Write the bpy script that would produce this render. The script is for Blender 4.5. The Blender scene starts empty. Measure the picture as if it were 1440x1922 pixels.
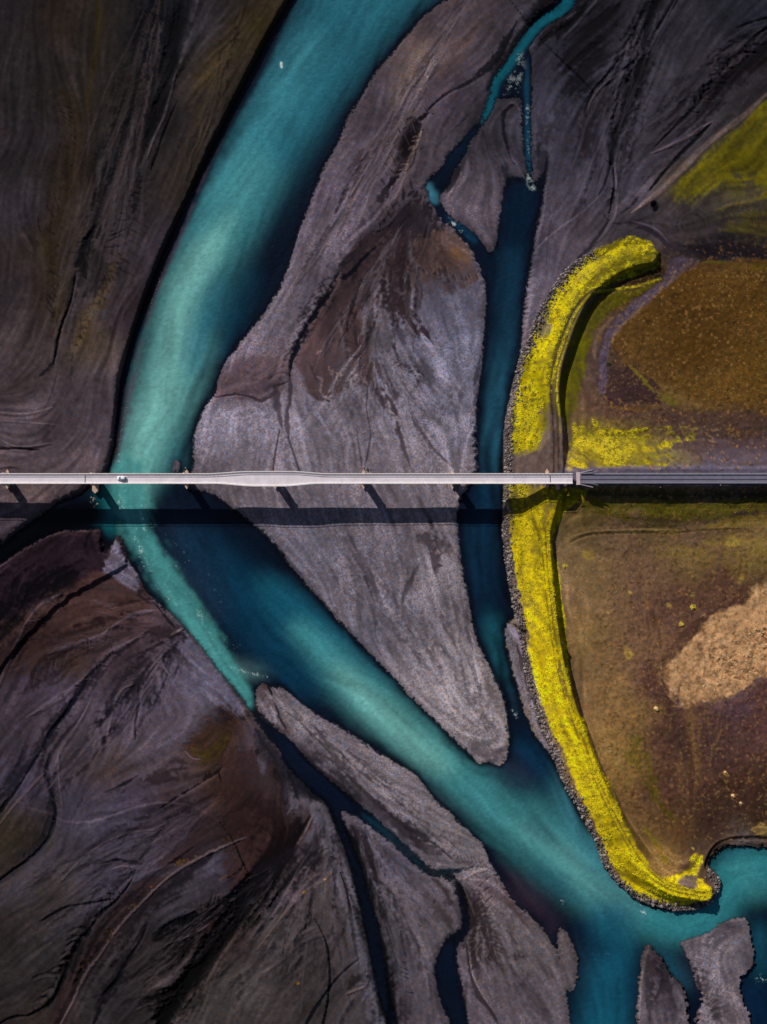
import bpy, bmesh, math, random
import numpy as np
from mathutils import Vector, Matrix

# ------------------------------------------------------------------ camera, sky, sun
S = 0.28            # metres per photo pixel on the plain (photo frame 1440 x 1922)
HC = 600.0          # drone height
sc = bpy.context.scene
cam = bpy.data.objects.new('camera', bpy.data.cameras.new('camera'))
sc.collection.objects.link(cam)
cam.location = (0, 0, HC)
cam.data.sensor_fit = 'VERTICAL'
cam.data.angle = 2 * math.atan(961 * S / HC)
cam.data.clip_start = 1; cam.data.clip_end = 20000
sc.camera = cam
SUN_EL = math.radians(29.0)
SUN_H = Vector((0.547, -0.837, 0)).normalized()       # the way the shadows fall
world = bpy.data.worlds.new('World'); sc.world = world
world.use_nodes = True
wn = world.node_tree
bg = wn.nodes['Background']
sky = wn.nodes.new('ShaderNodeTexSky'); sky.sky_type = 'NISHITA'; sky.sun_disc = False
sky.sun_elevation = SUN_EL
sky.sun_rotation = math.atan2(-SUN_H.x, -SUN_H.y) % (2 * math.pi)
wn.links.new(sky.outputs[0], bg.inputs[0])
bg.inputs[1].default_value = 0.05
sun = bpy.data.objects.new('sun', bpy.data.lights.new('sun', 'SUN'))
sc.collection.objects.link(sun)
sun.data.energy = 5.0; sun.data.angle = math.radians(0.5); sun.data.color = (1.0, 0.95, 0.87)
sd = Vector((SUN_H.x * math.cos(SUN_EL), SUN_H.y * math.cos(SUN_EL), -math.sin(SUN_EL)))
sun.rotation_euler = sd.to_track_quat('-Z', 'Y').to_euler()
sc.view_settings.view_transform = 'Standard'; sc.view_settings.look = 'None'
sc.view_settings.exposure = -0.2; sc.view_settings.gamma = 1.0
ALB = 0.84          # sunlit level ground: picture value / albedo

rng = np.random.default_rng(7)
random.seed(7)

def at(px, py, z=0.0):
    """world point at height z that stands at photo position px, py"""
    f = 1 - z / HC
    return Vector(((px - 720) * S * f, (961 - py) * S * f, z))

# ------------------------------------------------------------------ raster helpers (numpy)
RES = 1.6
X0, X1, Y0, Y1 = -140.0, 1580.0, -140.0, 2062.0
gx = np.arange(X0, X1 + .01, RES); gy = np.arange(Y0, Y1 + .01, RES)
NX, NY = len(gx), len(gy)
TILE = dict(A=(0, 0), B=(470, 0), C=(940, 0), D=(0, 450), E=(470, 450), F=(940, 450), G=(0, 940), H=(470, 940), I=(940, 940),
            J=(0, 1422), K=(470, 1422), L=(940, 1422))
def tp(t, pts):
    a = np.array(pts, float)
    if t == 'Z': return a
    return a / 2.88 + np.array(TILE[t], float)
def lin(c):
    c = np.array(c, float) / 255
    return np.where(c <= .04045, c / 12.92, ((c + .055) / 1.055) ** 2.4)
def alb(c): return np.clip(lin(c) / ALB, 0, .9).astype(np.float32)
WGAIN = np.array([1.12, .80, .90], np.float32)
def boxblur(a, r, axis):
    if r < 1: return a
    p = [(0, 0), (0, 0)]; p[axis] = (r + 1, r)
    c = np.cumsum(np.pad(a, p, mode='edge').astype(np.float64), axis=axis)
    n = a.shape[axis]
    hi = np.take(c, np.arange(2 * r + 1, 2 * r + 1 + n), axis=axis); lo = np.take(c, np.arange(0, n), axis=axis)
    return ((hi - lo) / (2 * r + 1)).astype(np.float32)
def blur(a, sig):                       # sigma in photo px
    r = int(round(sig / RES * 1.0))
    if r < 1: return a
    for _ in range(3):
        a = boxblur(boxblur(a, r, 0), r, 1)
    return a
def sstep(a, b, x):
    t = np.clip((x - a) / (b - a), 0, 1); return t * t * (3 - 2 * t)
def unit(a):
    a = a - a.mean(); return (a / (a.std() + 1e-9)).astype(np.float32)
def spline(P, W=None, n=6, closed=False):
    P = np.array(P, float)
    if len(P) < 3 and not closed:
        t = np.linspace(0, 1, 8)[:, None]; Q = P[0] * (1 - t) + P[-1] * t
        u = np.linspace(0, len(P) - 1, 8)
        return Q, u
    Q = []; U = []
    N = len(P)
    rngi = range(N if closed else N - 1)
    for i in rngi:
        p0 = P[(i - 1) % N] if (closed or i > 0) else 2 * P[0] - P[1]
        p1 = P[i]; p2 = P[(i + 1) % N]
        p3 = P[(i + 2) % N] if (closed or i + 2 < N) else 2 * P[-1] - P[-2]
        for k in range(n):
            t = k / n
            Q.append(.5 * ((2 * p1) + (-p0 + p2) * t + (2 * p0 - 5 * p1 + 4 * p2 - p3) * t * t + (-p0 + 3 * p1 - 3 * p2 + p3) * t ** 3)); U.append(i + t)
    if not closed:
        Q.append(P[-1]); U.append(N - 1)
    return np.array(Q), np.array(U)
def win(x0, x1, y0, y1):
    c0 = max(0, int((x0 - X0) / RES)); c1 = min(NX, int((x1 - X0) / RES) + 2)
    r0 = max(0, int((y0 - Y0) / RES)); r1 = min(NY, int((y1 - Y0) / RES) + 2)
    return r0, r1, c0, c1
def fill(poly):
    """even-odd fill, returns window + mask"""
    x0, y0 = poly.min(0) - 60; x1, y1 = poly.max(0) + 60
    r0, r1, c0, c1 = win(x0, x1, y0, y1)
    m = np.zeros((max(0, r1 - r0), max(0, c1 - c0)), np.float32)
    if m.size == 0: return (r0, r1, c0, c1), m
    xs = gx[c0:c1]; a = poly; b = np.roll(poly, -1, 0)
    for r in range(r0, r1):
        y = gy[r]
        k = ((a[:, 1] <= y) & (b[:, 1] > y)) | ((b[:, 1] <= y) & (a[:, 1] > y))
        if not k.any(): continue
        X = np.sort(a[k, 0] + (y - a[k, 1]) / (b[k, 1] - a[k, 1]) * (b[k, 0] - a[k, 0]))
        for i in range(0, len(X) - 1, 2):
            m[r - r0, (xs >= X[i]) & (xs < X[i + 1])] = 1
    return (r0, r1, c0, c1), m
def dline(Q, Wq, ext):
    """nearest distance / half width to polyline; also side and parameter"""
    wm = Wq.max() * ext + 4
    x0, y0 = Q.min(0) - wm; x1, y1 = Q.max(0) + wm
    r0, r1, c0, c1 = win(x0, x1, y0, y1)
    shp = (max(0, r1 - r0), max(0, c1 - c0))
    best = np.full(shp, 99., np.float32); side = np.zeros(shp, np.float32); par = np.zeros(shp, np.float32)
    if best.size == 0: return (r0, r1, c0, c1), best, side, par
    for i in range(len(Q) - 1):
        a, b = Q[i], Q[i + 1]; wa, wb = Wq[i] / 2, Wq[i + 1] / 2
        e = max(wa, wb) * ext + 3
        q0, q1, p0, p1 = win(min(a[0], b[0]) - e, max(a[0], b[0]) + e, min(a[1], b[1]) - e, max(a[1], b[1]) + e)
        q0 = max(q0, r0); q1 = min(q1, r1); p0 = max(p0, c0); p1 = min(p1, c1)
        if q1 <= q0 or p1 <= p0: continue
        XX = gx[p0:p1][None, :]; YY = gy[q0:q1][:, None]
        d = b - a; L2 = (d ** 2).sum() + 1e-9
        t = np.clip(((XX - a[0]) * d[0] + (YY - a[1]) * d[1]) / L2, 0, 1)
        dx = XX - a[0] - t * d[0]; dy = YY - a[1] - t * d[1]
        w = wa + (wb - wa) * t
        rr = np.sqrt(dx * dx + dy * dy) / np.maximum(w, .35)
        sl = (slice(q0 - r0, q1 - r0), slice(p0 - c0, p1 - c0))
        k = rr < best[sl]
        best[sl] = np.where(k, rr, best[sl])
        side[sl] = np.where(k, np.sign(d[0] * dy - d[1] * dx), side[sl])
        par[sl] = np.where(k, i + t, par[sl])
    return (r0, r1, c0, c1), best, side, par

# ------------------------------------------------------------------ what lies where: strokes and regions, recorded first
OPS = []          # ground ops;  WOPS water ops
WOPS = []
DIRS = []
COL = dict(BK=(4, 6, 12), DB=(40, 29, 34), NV=(5, 10, 24))
def k(t, pts, w, col, a=.85, s=.5, f=.25, dz=0., taper=True, out=OPS, nd=False):
    P = tp(t, pts); Q, U = spline(P)
    w = np.atleast_1d(np.array(w, float)); Wq = np.interp(U / U.max(), np.linspace(0, 1, len(w)), w) if len(w) > 1 else np.full(len(Q), w[0])
    if taper and len(Q) > 4:
        u = U / U.max(); Wq = Wq * np.clip(np.minimum(u, 1 - u) * 6 + .25, 0, 1)
    if not nd:
        T = np.diff(Q, axis=0); DIRS.append((Q[:-1] + T / 2, T))
    out.append(('k', Q, Wq, COL[col] if isinstance(col, str) else col, a, s, f, dz))
def p(t, pts, col, a=.9, b=4, f=.25, dz=0., out=OPS, smooth=True):
    P = tp(t, pts)
    if smooth: P, _ = spline(P, closed=True)
    out.append(('p', P, None, COL[col] if isinstance(col, str) else col, a, b, f, dz))
def w_(pts, w, col, a=.9, s=.9, f=.15, t='Z', **kw): k(t, pts, w, col, a=a, s=s, f=f, out=WOPS, **kw)

# anchors: x, y, picture colour of the sunlit ground
ANCH = [(0,0,42,36,42),(60,120,46,40,42),(120,40,50,40,34),(200,40,46,40,36),(290,60,20,22,30),(340,40,26,26,36),(395,40,58,52,58),(450,60,54,46,40),(490,60,62,52,30),
(150,200,50,43,38),(60,260,52,45,50),(240,180,48,42,38),(300,200,30,28,34),(360,180,54,46,42),(420,150,56,47,38),(150,330,48,38,30),(50,400,56,49,56),(220,330,50,46,52),(270,400,44,38,42),
(330,350,54,46,42),(290,470,58,50,58),(100,450,54,44,36),(30,560,52,44,48),(100,560,52,42,36),(190,560,64,56,60),(170,640,72,60,50),(240,600,58,48,54),(60,700,66,56,58),(180,740,72,62,68),
(100,780,78,66,72),(60,860,88,75,82),(150,860,88,76,82),(190,820,78,68,76),(60,930,100,84,84),(20,985,80,68,76),
(860,30,82,70,76),(780,110,94,80,82),(830,160,78,66,74),(720,180,82,73,82),(760,260,72,62,68),(680,300,88,78,88),(850,200,66,58,68),(640,380,92,82,96),(720,330,72,62,72),(600,450,102,92,104),
(570,520,104,94,106),(520,600,106,97,108),(460,660,108,98,110),(450,720,86,73,80),(520,700,84,72,78),(420,800,126,120,134),(480,800,124,117,130),(600,850,122,114,124),(560,760,112,104,116),
(700,560,92,84,92),(720,700,104,98,110),(800,600,106,102,120),(860,560,106,103,122),(870,650,114,112,132),(830,730,118,114,130),(860,800,120,115,130),(780,850,118,110,120),(700,860,122,114,124),(820,500,88,74,76),
(870,330,88,80,90),(900,400,92,82,92),(890,290,82,74,84),(930,270,60,56,66),(960,240,82,76,88),(950,200,70,66,78),
(1050,130,70,68,82),(1040,200,82,80,98),(1030,300,80,76,92),(1080,260,66,62,76),(1040,400,84,76,88),(1010,480,88,82,98),(1100,380,76,70,84),(1120,300,68,64,76),(1130,60,36,34,44),(1080,90,48,46,58),
(1180,80,60,58,68),(1220,130,66,64,74),(1260,60,62,60,70),(1300,120,64,60,70),(1200,240,76,72,84),(1240,200,66,62,72),(1180,340,76,70,84),(1190,310,78,72,86),(1320,180,52,48,58),(1400,30,50,52,64),(1420,90,52,50,62),(1280,260,64,60,72),
(1390,130,56,50,58),(1230,300,76,68,80),(1300,400,70,62,62),(1250,420,66,58,64),(1400,400,72,64,56),(1350,460,46,40,48),(1420,460,52,44,40),(1190,420,60,54,60),(1280,350,84,74,50),
(1400,330,110,102,30),(1100,420,86,76,86),(1060,470,92,82,94),(1020,540,96,88,102),
(1200,560,96,70,32),(1300,540,96,66,28),(1400,560,92,66,26),(1300,650,100,70,26),(1200,640,104,76,40),(1400,700,106,78,30),(1280,740,112,86,42),(1380,750,108,82,38),(1120,700,78,60,54),(1100,760,92,70,52),(1170,740,66,46,46),
(1250,790,88,64,58),(1380,790,84,60,54),(1200,840,120,108,40),(1300,830,88,72,66),(1400,840,74,60,66),(1340,860,84,74,84),(1240,870,110,100,66),(1120,830,140,125,40),(1010,860,98,80,78),(1060,860,90,76,72),
(1100,960,100,82,44),(1250,960,84,70,34),(1400,960,66,50,42),(1150,1000,112,88,66),(1300,1000,104,80,62),(1420,1000,118,96,56),(1110,1080,118,94,62),(1200,1080,104,78,60),(1300,1060,112,90,54),(1400,1060,112,92,52),
(1100,1200,122,96,58),(1200,1200,106,78,58),(1240,1150,96,68,56),(1150,1300,124,96,60),(1220,1280,88,60,52),(1280,1130,88,62,50),(1350,1090,86,58,48),(1190,1340,118,90,54),(1250,1380,84,56,48),(1350,1380,82,56,52),(1420,1350,88,60,58),(1150,1400,128,100,56),
(1180,1450,122,94,50),(1230,1480,84,56,44),(1300,1480,80,54,44),(1400,1480,76,50,40),(1220,1550,106,80,48),(1270,1560,90,62,36),(1330,1540,62,42,34),(1420,1540,60,42,28),(1240,1600,140,108,58),(1310,1590,72,56,44),
(600,1040,118,112,126),(700,1000,118,110,120),(680,1080,116,108,118),(820,1000,114,106,114),(760,1150,114,108,118),(840,1120,120,112,118),(800,1250,118,110,116),(860,1300,124,116,120),(900,1380,122,114,118),(700,1180,108,102,114),
(300,930,70,62,72),(400,930,92,84,90),(340,960,34,36,48),(420,965,100,92,100),
(60,1090,40,28,40),(120,1040,46,30,38),(160,1080,40,26,34),(20,1180,36,24,32),(180,1140,64,44,42),(100,1200,62,42,40),(230,1150,60,42,44),(130,1240,70,52,46),(60,1270,74,62,76),(20,1330,66,56,66),
(250,1180,72,54,58),(200,1220,76,60,66),(280,1220,76,62,70),(330,1260,88,80,96),(390,1290,96,90,108),(110,1290,80,70,86),(220,1330,72,62,76),(150,1330,74,64,76),(60,1380,72,62,72),(300,1320,82,74,88),(260,1400,84,74,84),
(340,1380,76,64,74),(430,1370,64,44,42),(400,1400,70,54,34),(460,1400,66,54,62),(160,1400,76,66,72),(210,1440,72,58,58),
(40,1470,70,62,80),(20,1560,54,46,36),(60,1600,52,44,40),(150,1520,78,70,86),(100,1680,66,58,58),(30,1700,64,56,56),(250,1500,80,70,88),(330,1480,74,60,66),(420,1480,62,42,36),(470,1520,60,40,38),(500,1580,44,28,32),
(230,1560,72,66,82),(330,1550,58,46,56),(200,1640,66,60,74),(400,1620,72,66,80),(330,1690,66,60,70),(260,1760,58,50,52),(100,1800,62,56,58),(40,1860,58,52,54),(60,1900,60,50,46),(220,1860,60,54,58),(350,1800,54,46,44),(300,1850,54,46,46),
(280,1690,62,56,64),(420,1740,40,26,26),(450,1850,78,72,70),(520,1750,74,66,66),(560,1680,78,68,74),(400,1900,72,66,64),(550,1850,70,62,62),(600,1700,74,66,68),(620,1880,74,66,68),(500,1900,72,64,62),(590,1560,92,84,94),(540,1600,74,62,66),
(540,1340,110,104,112),(600,1380,106,98,108),(680,1440,110,102,108),(760,1480,114,106,112),(830,1560,116,108,112),(560,1440,74,64,72),(640,1500,100,90,100),(700,1560,98,92,106),(740,1620,96,90,106),(780,1700,96,88,96),(740,1700,100,92,102),
(760,1800,84,78,90),(800,1850,92,82,92),(740,1870,80,72,80),(790,1760,100,92,98),(900,1680,88,76,82),(930,1740,92,84,88),(980,1800,94,86,90),(1000,1880,96,88,94),(920,1850,94,84,92),(900,1900,98,88,98),(890,1620,124,116,122),(500,1430,70,62,68),(520,1480,90,82,94),
(1230,1860,84,76,84),(1250,1800,70,62,66),(1330,1800,112,104,112),(1380,1760,110,102,110),(1350,1880,108,98,104),(1400,1570,92,80,76),(-140,-140,40,36,40),(-140,900,84,72,78),(-140,2000,56,50,54),(1580,-140,50,50,62),(720,2060,84,76,84),(1580,900,90,70,50),(1580,1400,80,56,48)]
# heights of the dry land above the river, metres
HANCH = [(0,0,3.2),(300,100,3.2),(450,100,3.4),(0,500,3.0),(250,500,3.6),(180,700,3.4),(0,850,2.6),(180,860,2.4),(60,950,2.0),(700,300,1.6),(800,100,1.8),(600,500,1.3),(450,800,1.1),(700,850,1.0),(850,650,1.1),
(900,350,1.0),(1050,300,1.4),(1250,100,2.2),(1200,350,2.0),(1400,200,2.6),(1400,350,3.5),(1300,430,3.8),(1200,620,4.6),(1400,600,5.0),(1150,780,4.6),(1400,800,5.4),(1100,980,4.8),(1400,1000,5.2),(1150,1200,4.4),(1400,1200,4.2),
(1150,1400,3.8),(1350,1450,3.2),(1240,1590,2.8),(1400,1560,1.6),(700,1050,.9),(850,1350,.7),(100,1100,2.0),(300,1250,1.6),(430,1350,1.4),(100,1500,2.0),(350,1600,2.2),(100,1850,2.4),(500,1800,2.4),(650,1480,1.2),(800,1600,1.1),(760,1800,1.6),
(950,1800,1.2),(1350,1820,.8),(1230,1850,.8),(560,1420,1.1),(1000,1300,.6),(-140,-140,3),(1580,2060,1),(1580,-140,3),(-140,2060,2.4)]

# ---- water bodies (photo px)
WATER = [
 [(575,-160),(560,-30),(543,0),(500,75),(451,170),(410,250),(375,323),(347,385),(316,451),(288,519),(267,575),(243,651),(227,710),(219,780),(212,839),(200,884),(190,910),(184,945),(188,990),(194,1034),(206,1036),(217,1010),(229,1013),(240,1051),
  (260,1079),(269,1107),(278,1117),(302,1138),(333,1166),(351,1183),(382,1221),(413,1263),(448,1308),(464,1330),(476,1338),(480,1300),(488,1282),(505,1287),(539,1298),(578,1329),(626,1360),(678,1391),(720,1418),(751,1437),(782,1455),(817,1502),(862,1543),(907,1589),(921,1623),(956,1679),
  (975,1702),(1020,1745),(1044,1790),(1055,1832),(1072,1922),(1080,2080),(1190,2080),(1195,1922),(1200,1839),(1209,1790),(1216,1771),(1239,1797),(1259,1828),(1284,1856),(1287,1884),(1291,1922),(1290,2080),(1306,2080),(1306,1922),(1318,1873),(1308,1852),(1301,1832),(1298,1814),(1277,1773),
  (1272,1769),(1322,1755),(1357,1735),(1388,1722),(1402,1728),(1409,1762),(1414,1804),(1390,1839),(1391,1873),(1409,1922),(1420,2080),(1600,2080),(1600,1600),(1440,1590),(1391,1585),(1357,1589),(1336,1606),(1329,1627),(1348,1644),(1351,1665),(1332,1693),(1301,1708),(1259,1708),(1218,1696),(1183,1679),(1155,1651),
  (1134,1623),(1121,1585),(1100,1544),(1079,1505),(1055,1464),(1044,1433),(1027,1409),(1006,1381),(985,1332),(971,1287),(957,1235),(947,1176),(968,1162),(963,1120),(953,1061),(946,1009),(943,985),(945,950),(945,884),(947,797),(957,749),(973,686),(980,624),(989,537),(1000,490),(1006,437),(1016,399),(1022,351),(1024,318),
  (1012,334),(996,349),(975,333),(952,334),(947,355),(939,399),(932,451),(921,478),(905,458),(880,432),(862,420),(858,436),(883,467),(900,502),(911,540),(911,599),(906,658),(899,728),(892,773),(895,849),(897,885),(866,932),(860,950),(857,987),(859,1002),(866,1061),(880,1134),(894,1200),(918,1252),(946,1318),
  (953,1367),(955,1398),(950,1424),(938,1440),(920,1430),(902,1436),(886,1418),(869,1402),(817,1353),(765,1298),(713,1245),(664,1193),(619,1145),(571,1089),(522,1027),(491,995),(435,952),(400,925),(350,915),(363,884),(365,832),(370,801),(385,762),(404,738),(417,693),(451,644),(500,582),(529,533),(545,490),(560,437),(578,392),(605,323),(630,278),(654,222),(675,187),(713,128),(758,76),(796,31),(838,0),(870,-30),(960,-160)],
 [(160,918),(150,925),(115,940),(82,962),(50,985),(0,1024),(-60,1060),(-160,1090),(-160,1150),(-60,1105),(0,1062),(42,1034),(87,1008),(128,996),(180,994),(190,970),(195,935),(190,905),(170,905)],
]
WATER.append([(985,92),(990,110),(988,190),(974,184),(948,187),(934,182),(934,155),(954,122),(976,100)])
WATER.append([(866,268),(880,278),(868,300),(852,322),(846,345),(835,360),(820,372),(806,372),(798,350),(806,338),(826,318),(842,288)])
WATER.append([(256,1000),(262,1000),(260,1012)])
WLINES = [  # narrow channels: points, widths
 ([(1150,-160),(1078,-20),(1055,17),(1013,45),(978,90),(954,125),(932,153),(921,194),(905,226)], [40,32,26,24,22,20,16,16,12]),
 ([(905,226),(887,250),(859,285),(835,323),(810,347),(817,378),(838,410),(869,431),(897,458),(914,493)], [10,16,20,22,24,16,14,18,20,24]),
 ([(985,92),(992,110),(992,139),(989,191),(990,243),(992,295),(994,340)], [8,12,14,16,17,14,12]),
 ([(470,1325),(498,1364),(539,1402),(550,1422),(585,1460),(619,1488),(678,1526),(730,1568),(769,1603),(803,1634),(852,1651),(869,1693),(873,1741),(845,1776),(838,1821),(848,1873),(862,1922),(880,2080)], [12,20,30,40,40,40,24,18,16,14,12,16,15,28,44,46,36,30]),
 ([(803,1636),(850,1636),(893,1628)], [8,8,5]),
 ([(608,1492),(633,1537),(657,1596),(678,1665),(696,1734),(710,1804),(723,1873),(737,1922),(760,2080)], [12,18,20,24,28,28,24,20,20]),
]
ISLES = [[(1048,1741),(1062,1748),(1079,1787),(1084,1821),(1077,1860),(1062,1853),(1055,1821),(1048,1769)],
         [(322,886),(328,868),(335,864),(339,872),(334,888)]]

# ---- direction hints
for q in ([(60,-100),(70,200),(60,500),(90,800)], [(160,-100),(165,200),(150,400),(120,600)], [(500,-60),(380,200),(270,450),(190,700)], [(850,0),(700,250),(600,450),(480,640)], [(460,740),(470,820)], [(600,760),(610,1000),(760,1200)], [(900,560),(880,760),(860,900)],
          [(850,900),(850,1100),(930,1380)], [(640,1000),(800,1220),(930,1400)], [(1040,150),(1030,300),(1020,500)], [(1250,50),(1200,250),(1160,400)], [(1380,150),(1200,320)], [(1300,470),(1440,470)], [(1160,1080),(1150,1250),(1200,1500)],
          [(1350,1350),(1340,1500)], [(150,1500),(60,1640),(0,1720)], [(560,1640),(480,1800),(420,1922)], [(720,1640),(760,1800),(800,1922)], [(930,1680),(1020,1922)], [(100,1100),(0,1160)], [(340,1250),(440,1340)], [(250,1250),(60,1420)], [(1340,1780),(1390,1922)]):
    Q, U = spline(q); T = np.diff(Q, axis=0); DIRS.append((Q[:-1] + T / 2, T))

# ---- ground features; coordinates are read tile by tile; ridge and crease colours also carry light and shade
BK = 'BK'; DB = 'DB'; NV = 'NV'
# A
k('A',[(830,-40),(860,150),(850,300),(820,450),(790,600),(740,720),(660,840),(610,960),(570,1060)],[50,56,50,42,38,26,22,15,8],BK,.75,.9)
k('A',[(1010,-40),(985,100),(940,300),(900,450),(860,600),(800,760),(760,880)],[40,44,36,26,18,14,8],BK,.7,.8)
k('A',[(960,400),(930,520),(890,650),(840,760),(800,870)],[3,5,6,6,4],(84,76,82),.7,dz=.5)
k('A',[(965,560),(920,660),(880,760),(850,850),(820,930)],[2,4,4,4,3],BK,.9,dz=-.5)
k('A',[(540,-40),(545,150),(520,300),(490,500),(480,640)],[14,18,12,14,4],(66,52,20),.6,.9,.5)
k('A',[(330,480),(400,600),(420,800),(380,1000),(330,1150),(250,1300)],[20,34,40,44,40,20],(54,40,26),.6,.9,.5)
k('A',[(480,650),(475,800),(450,1000),(430,1150)],[4,8,6,6],(24,24,34),.6,.9,.5)
k('A',[(1440,80),(1280,230),(1160,380),(1050,520)],[46,50,40,20],(66,54,30),.6,.9,.4)
k('A',[(1080,-20),(1040,150),(980,350)],[30,26,14],(76,68,76),.6,.8)
k('A',[(560,1230),(480,1330),(420,1450)],[14,26,20],BK,.85,.8,.5,dz=-.3)
k('A',[(740,1000),(700,1100),(690,1180)],4,(26,24,34),.8)
k('A',[(170,1300),(210,1330),(160,1400)],[10,14,10],(20,18,26),.6,.9,.6)
for i in range(9):
    y = 1010 + i * 52; k('A',[(720-i*18,y),(790-i*18,y+34),(850-i*14,y+80)],[3,5,2],(34,28,28),.6,.8,.6,dz=-.12,nd=True)
for i in range(7):
    y = 1300 + i * 40; k('A',[(590,y-160),(680,y-110),(760,y-40)],[2,5,3],(70,60,68),.35,.9,.5,nd=True)
# D
k('D',[(560,-40),(500,0),(440,100),(480,230)],[20,26,24,10],BK,.8,.8,.6,dz=-.3)
k('D',[(420,180),(395,330),(350,450),(320,560),(300,680)],[5,4,5,6,6],BK,.95,.5,.2,dz=-.8)
k('D',[(310,640),(270,700),(220,745)],[8,10,5],BK,.85,.7,.5)
k('D',[(320,720),(290,830),(250,920)],[4,3,2],(34,30,38),.7)
k('D',[(440,190),(420,330),(390,450),(340,640)],[14,20,18,10],(76,68,76),.5,.9)
k('D',[(230,-20),(290,150),(330,300),(300,450)],[30,36,34,14],(60,48,28),.55,.9,.6)
k('D',[(640,100),(560,300),(490,430),(410,620)],[14,26,30,16],(80,64,36),.65,.9,.5)
k('D',[(740,240),(660,380),(600,550)],[18,26,12],(46,36,40),.6,.9,.5)
for i in range(12):
    x = 660 - i * 22; y = 90 + i * 44; k('D',[(x-40,y+10),(x,y),(x+30,y+26)],[2,4,2],(46,36,34),.6,.8,.5,dz=-.15,nd=True)
k('D',[(0,935),(120,945),(220,932),(295,908)],[3,3,3,2],(112,98,104),.7,.6,.2,dz=.25,taper=False)
k('D',[(0,950),(120,958),(200,950)],[3,3,2],(40,34,40),.7,.6)
k('D',[(0,980),(150,990),(320,1005)],3,(110,96,102),.55,.6,dz=.2)
k('D',[(0,1132),(100,1130),(220,1138)],[4,5,3],BK,.9,.6,dz=-.5)
k('D',[(20,1085),(80,1118),(160,1122),(300,1100)],[2,3,4,3],(116,102,108),.7,.5,dz=.3)
k('D',[(275,1025),(235,1095)],[4,10,6],(52,44,50),.7,.8)
k('D',[(0,1240),(60,1232),(120,1240)],[3,4,2],(50,40,44),.8)
k('D',[(575,1000),(540,1080),(490,1130),(450,1180)],[4,8,10,6],(66,54,60),.5,.9)
# B
k('B',[(1440,130),(1380,230),(1330,320),(1250,400),(1180,450),(1080,500),(1000,560),(950,610)],[8,12,14,12,7,6,5,4],NV,.85,.7,.3,dz=-.5)
k('B',[(965,615),(900,670),(870,760),(835,850)],[10,18,26,16],(12,8,14),.95,.6,.6,dz=-1)
k('B',[(870,740),(820,775),(790,810)],[20,16,8],(14,10,16),.9,.6,.7,dz=-.7)
k('B',[(825,925),(775,975),(730,1040),(690,1090)],[16,16,12,8],(14,10,16),.9,.7,.8,dz=-.7)
k('B',[(930,700),(895,790),(860,880),(840,930)],[4,8,10,4],(146,122,114),.8,.5,.5,dz=.5)
k('B',[(960,210),(900,320),(840,430),(770,560)],[20,40,40,22],(132,112,104),.5,.95,.7)
k('B',[(1250,120),(1120,260),(1000,400)],[14,30,20],(112,90,84),.4,.95,.7)
k('B',[(620,780),(580,860),(530,920)],[6,14,8],(52,42,46),.6,.9,.8)
k('B',[(590,900),(560,1050),(510,1220)],[10,18,12],(120,98,96),.4,.95,.7)
k('B',[(720,700),(650,820),(600,960)],[10,22,14],(66,56,64),.4,.95,.5)
k('B',[(900,760),(860,900),(800,1040),(740,1140),(700,1210)],[8,12,8,6,4],(112,94,94),.6,.7,.6,dz=.3)
k('B',[(1240,470),(1100,560),(990,700)],[10,30,14],(62,54,66),.5,.9,.4)
k('B',[(1200,600),(1100,700),(1000,800)],[3,4,2],(34,28,36),.6,.7,.5)
p('B',[(905,1040),(960,1120),(1050,1230),(1030,1330),(960,1450),(560,1460),(640,1330),(760,1200)],(34,27,33),.85,8,.9,dz=-.3)
k('B',[(980,960),(900,1030),(820,1120),(740,1210),(650,1280)],[4,8,10,10,6],(74,66,80),.7,.7,.5,dz=.3)
k('B',[(720,1240),(620,1300),(560,1370),(480,1440)],[5,6,8,8],(10,12,24),.95,.5,.5,dz=-.9)
k('B',[(760,1250),(680,1330),(600,1390),(540,1450)],[3,6,5,4],(78,68,80),.6,.6,.5,dz=.4)
for a_ in ([(820,1270),(780,1310),(700,1400)],[(900,1290),(880,1380),(840,1440)],[(700,1290),(640,1390),(600,1440)],[(960,1200),(930,1330),(900,1400)],[(840,1180),(800,1230),(790,1290)]):
    k('B',a_,[2,4,3],(10,9,16),.9,.6,.6,dz=-.4)
    k('B',[(x+14,y+4) for x,y in a_],[2,3,2],(74,62,72),.5,.6,.6,dz=.2)
p('B',[(1010,1280),(1080,1250),(1160,1310),(1190,1390),(1180,1450),(980,1450),(960,1380)],(78,58,54),.75,6,.7)
k('B',[(1210,760),(1250,700),(1290,830),(1340,900),(1350,1000)],[4,3,4,4,2],(52,46,58),.7,.6)
k('B',[(1130,870),(1140,950),(1080,1050),(1070,1100)],[4,4,5,3],(110,92,94),.6,.5,dz=.3)
k('B',[(1130,900),(1100,980),(1060,1040)],[14,14,8],(24,22,30),.85,.7,.4)
k('B',[(890,990),(930,1060),(930,1130)],[3,4,3],(90,76,80),.6,.6,dz=.2)
k('B',[(1290,1330),(1320,1400)],[10,14,8],(60,52,60),.6,.9,.8)
k('B',[(1440,560),(1380,600),(1370,720),(1410,860),(1440,900)],[4,7,8,6,4],(14,18,34),.85,.6,.3,dz=-.3)
k('B',[(1380,870),(1380,930),(1400,990)],[14,16,10],(22,24,36),.7,.8,.5)
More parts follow.
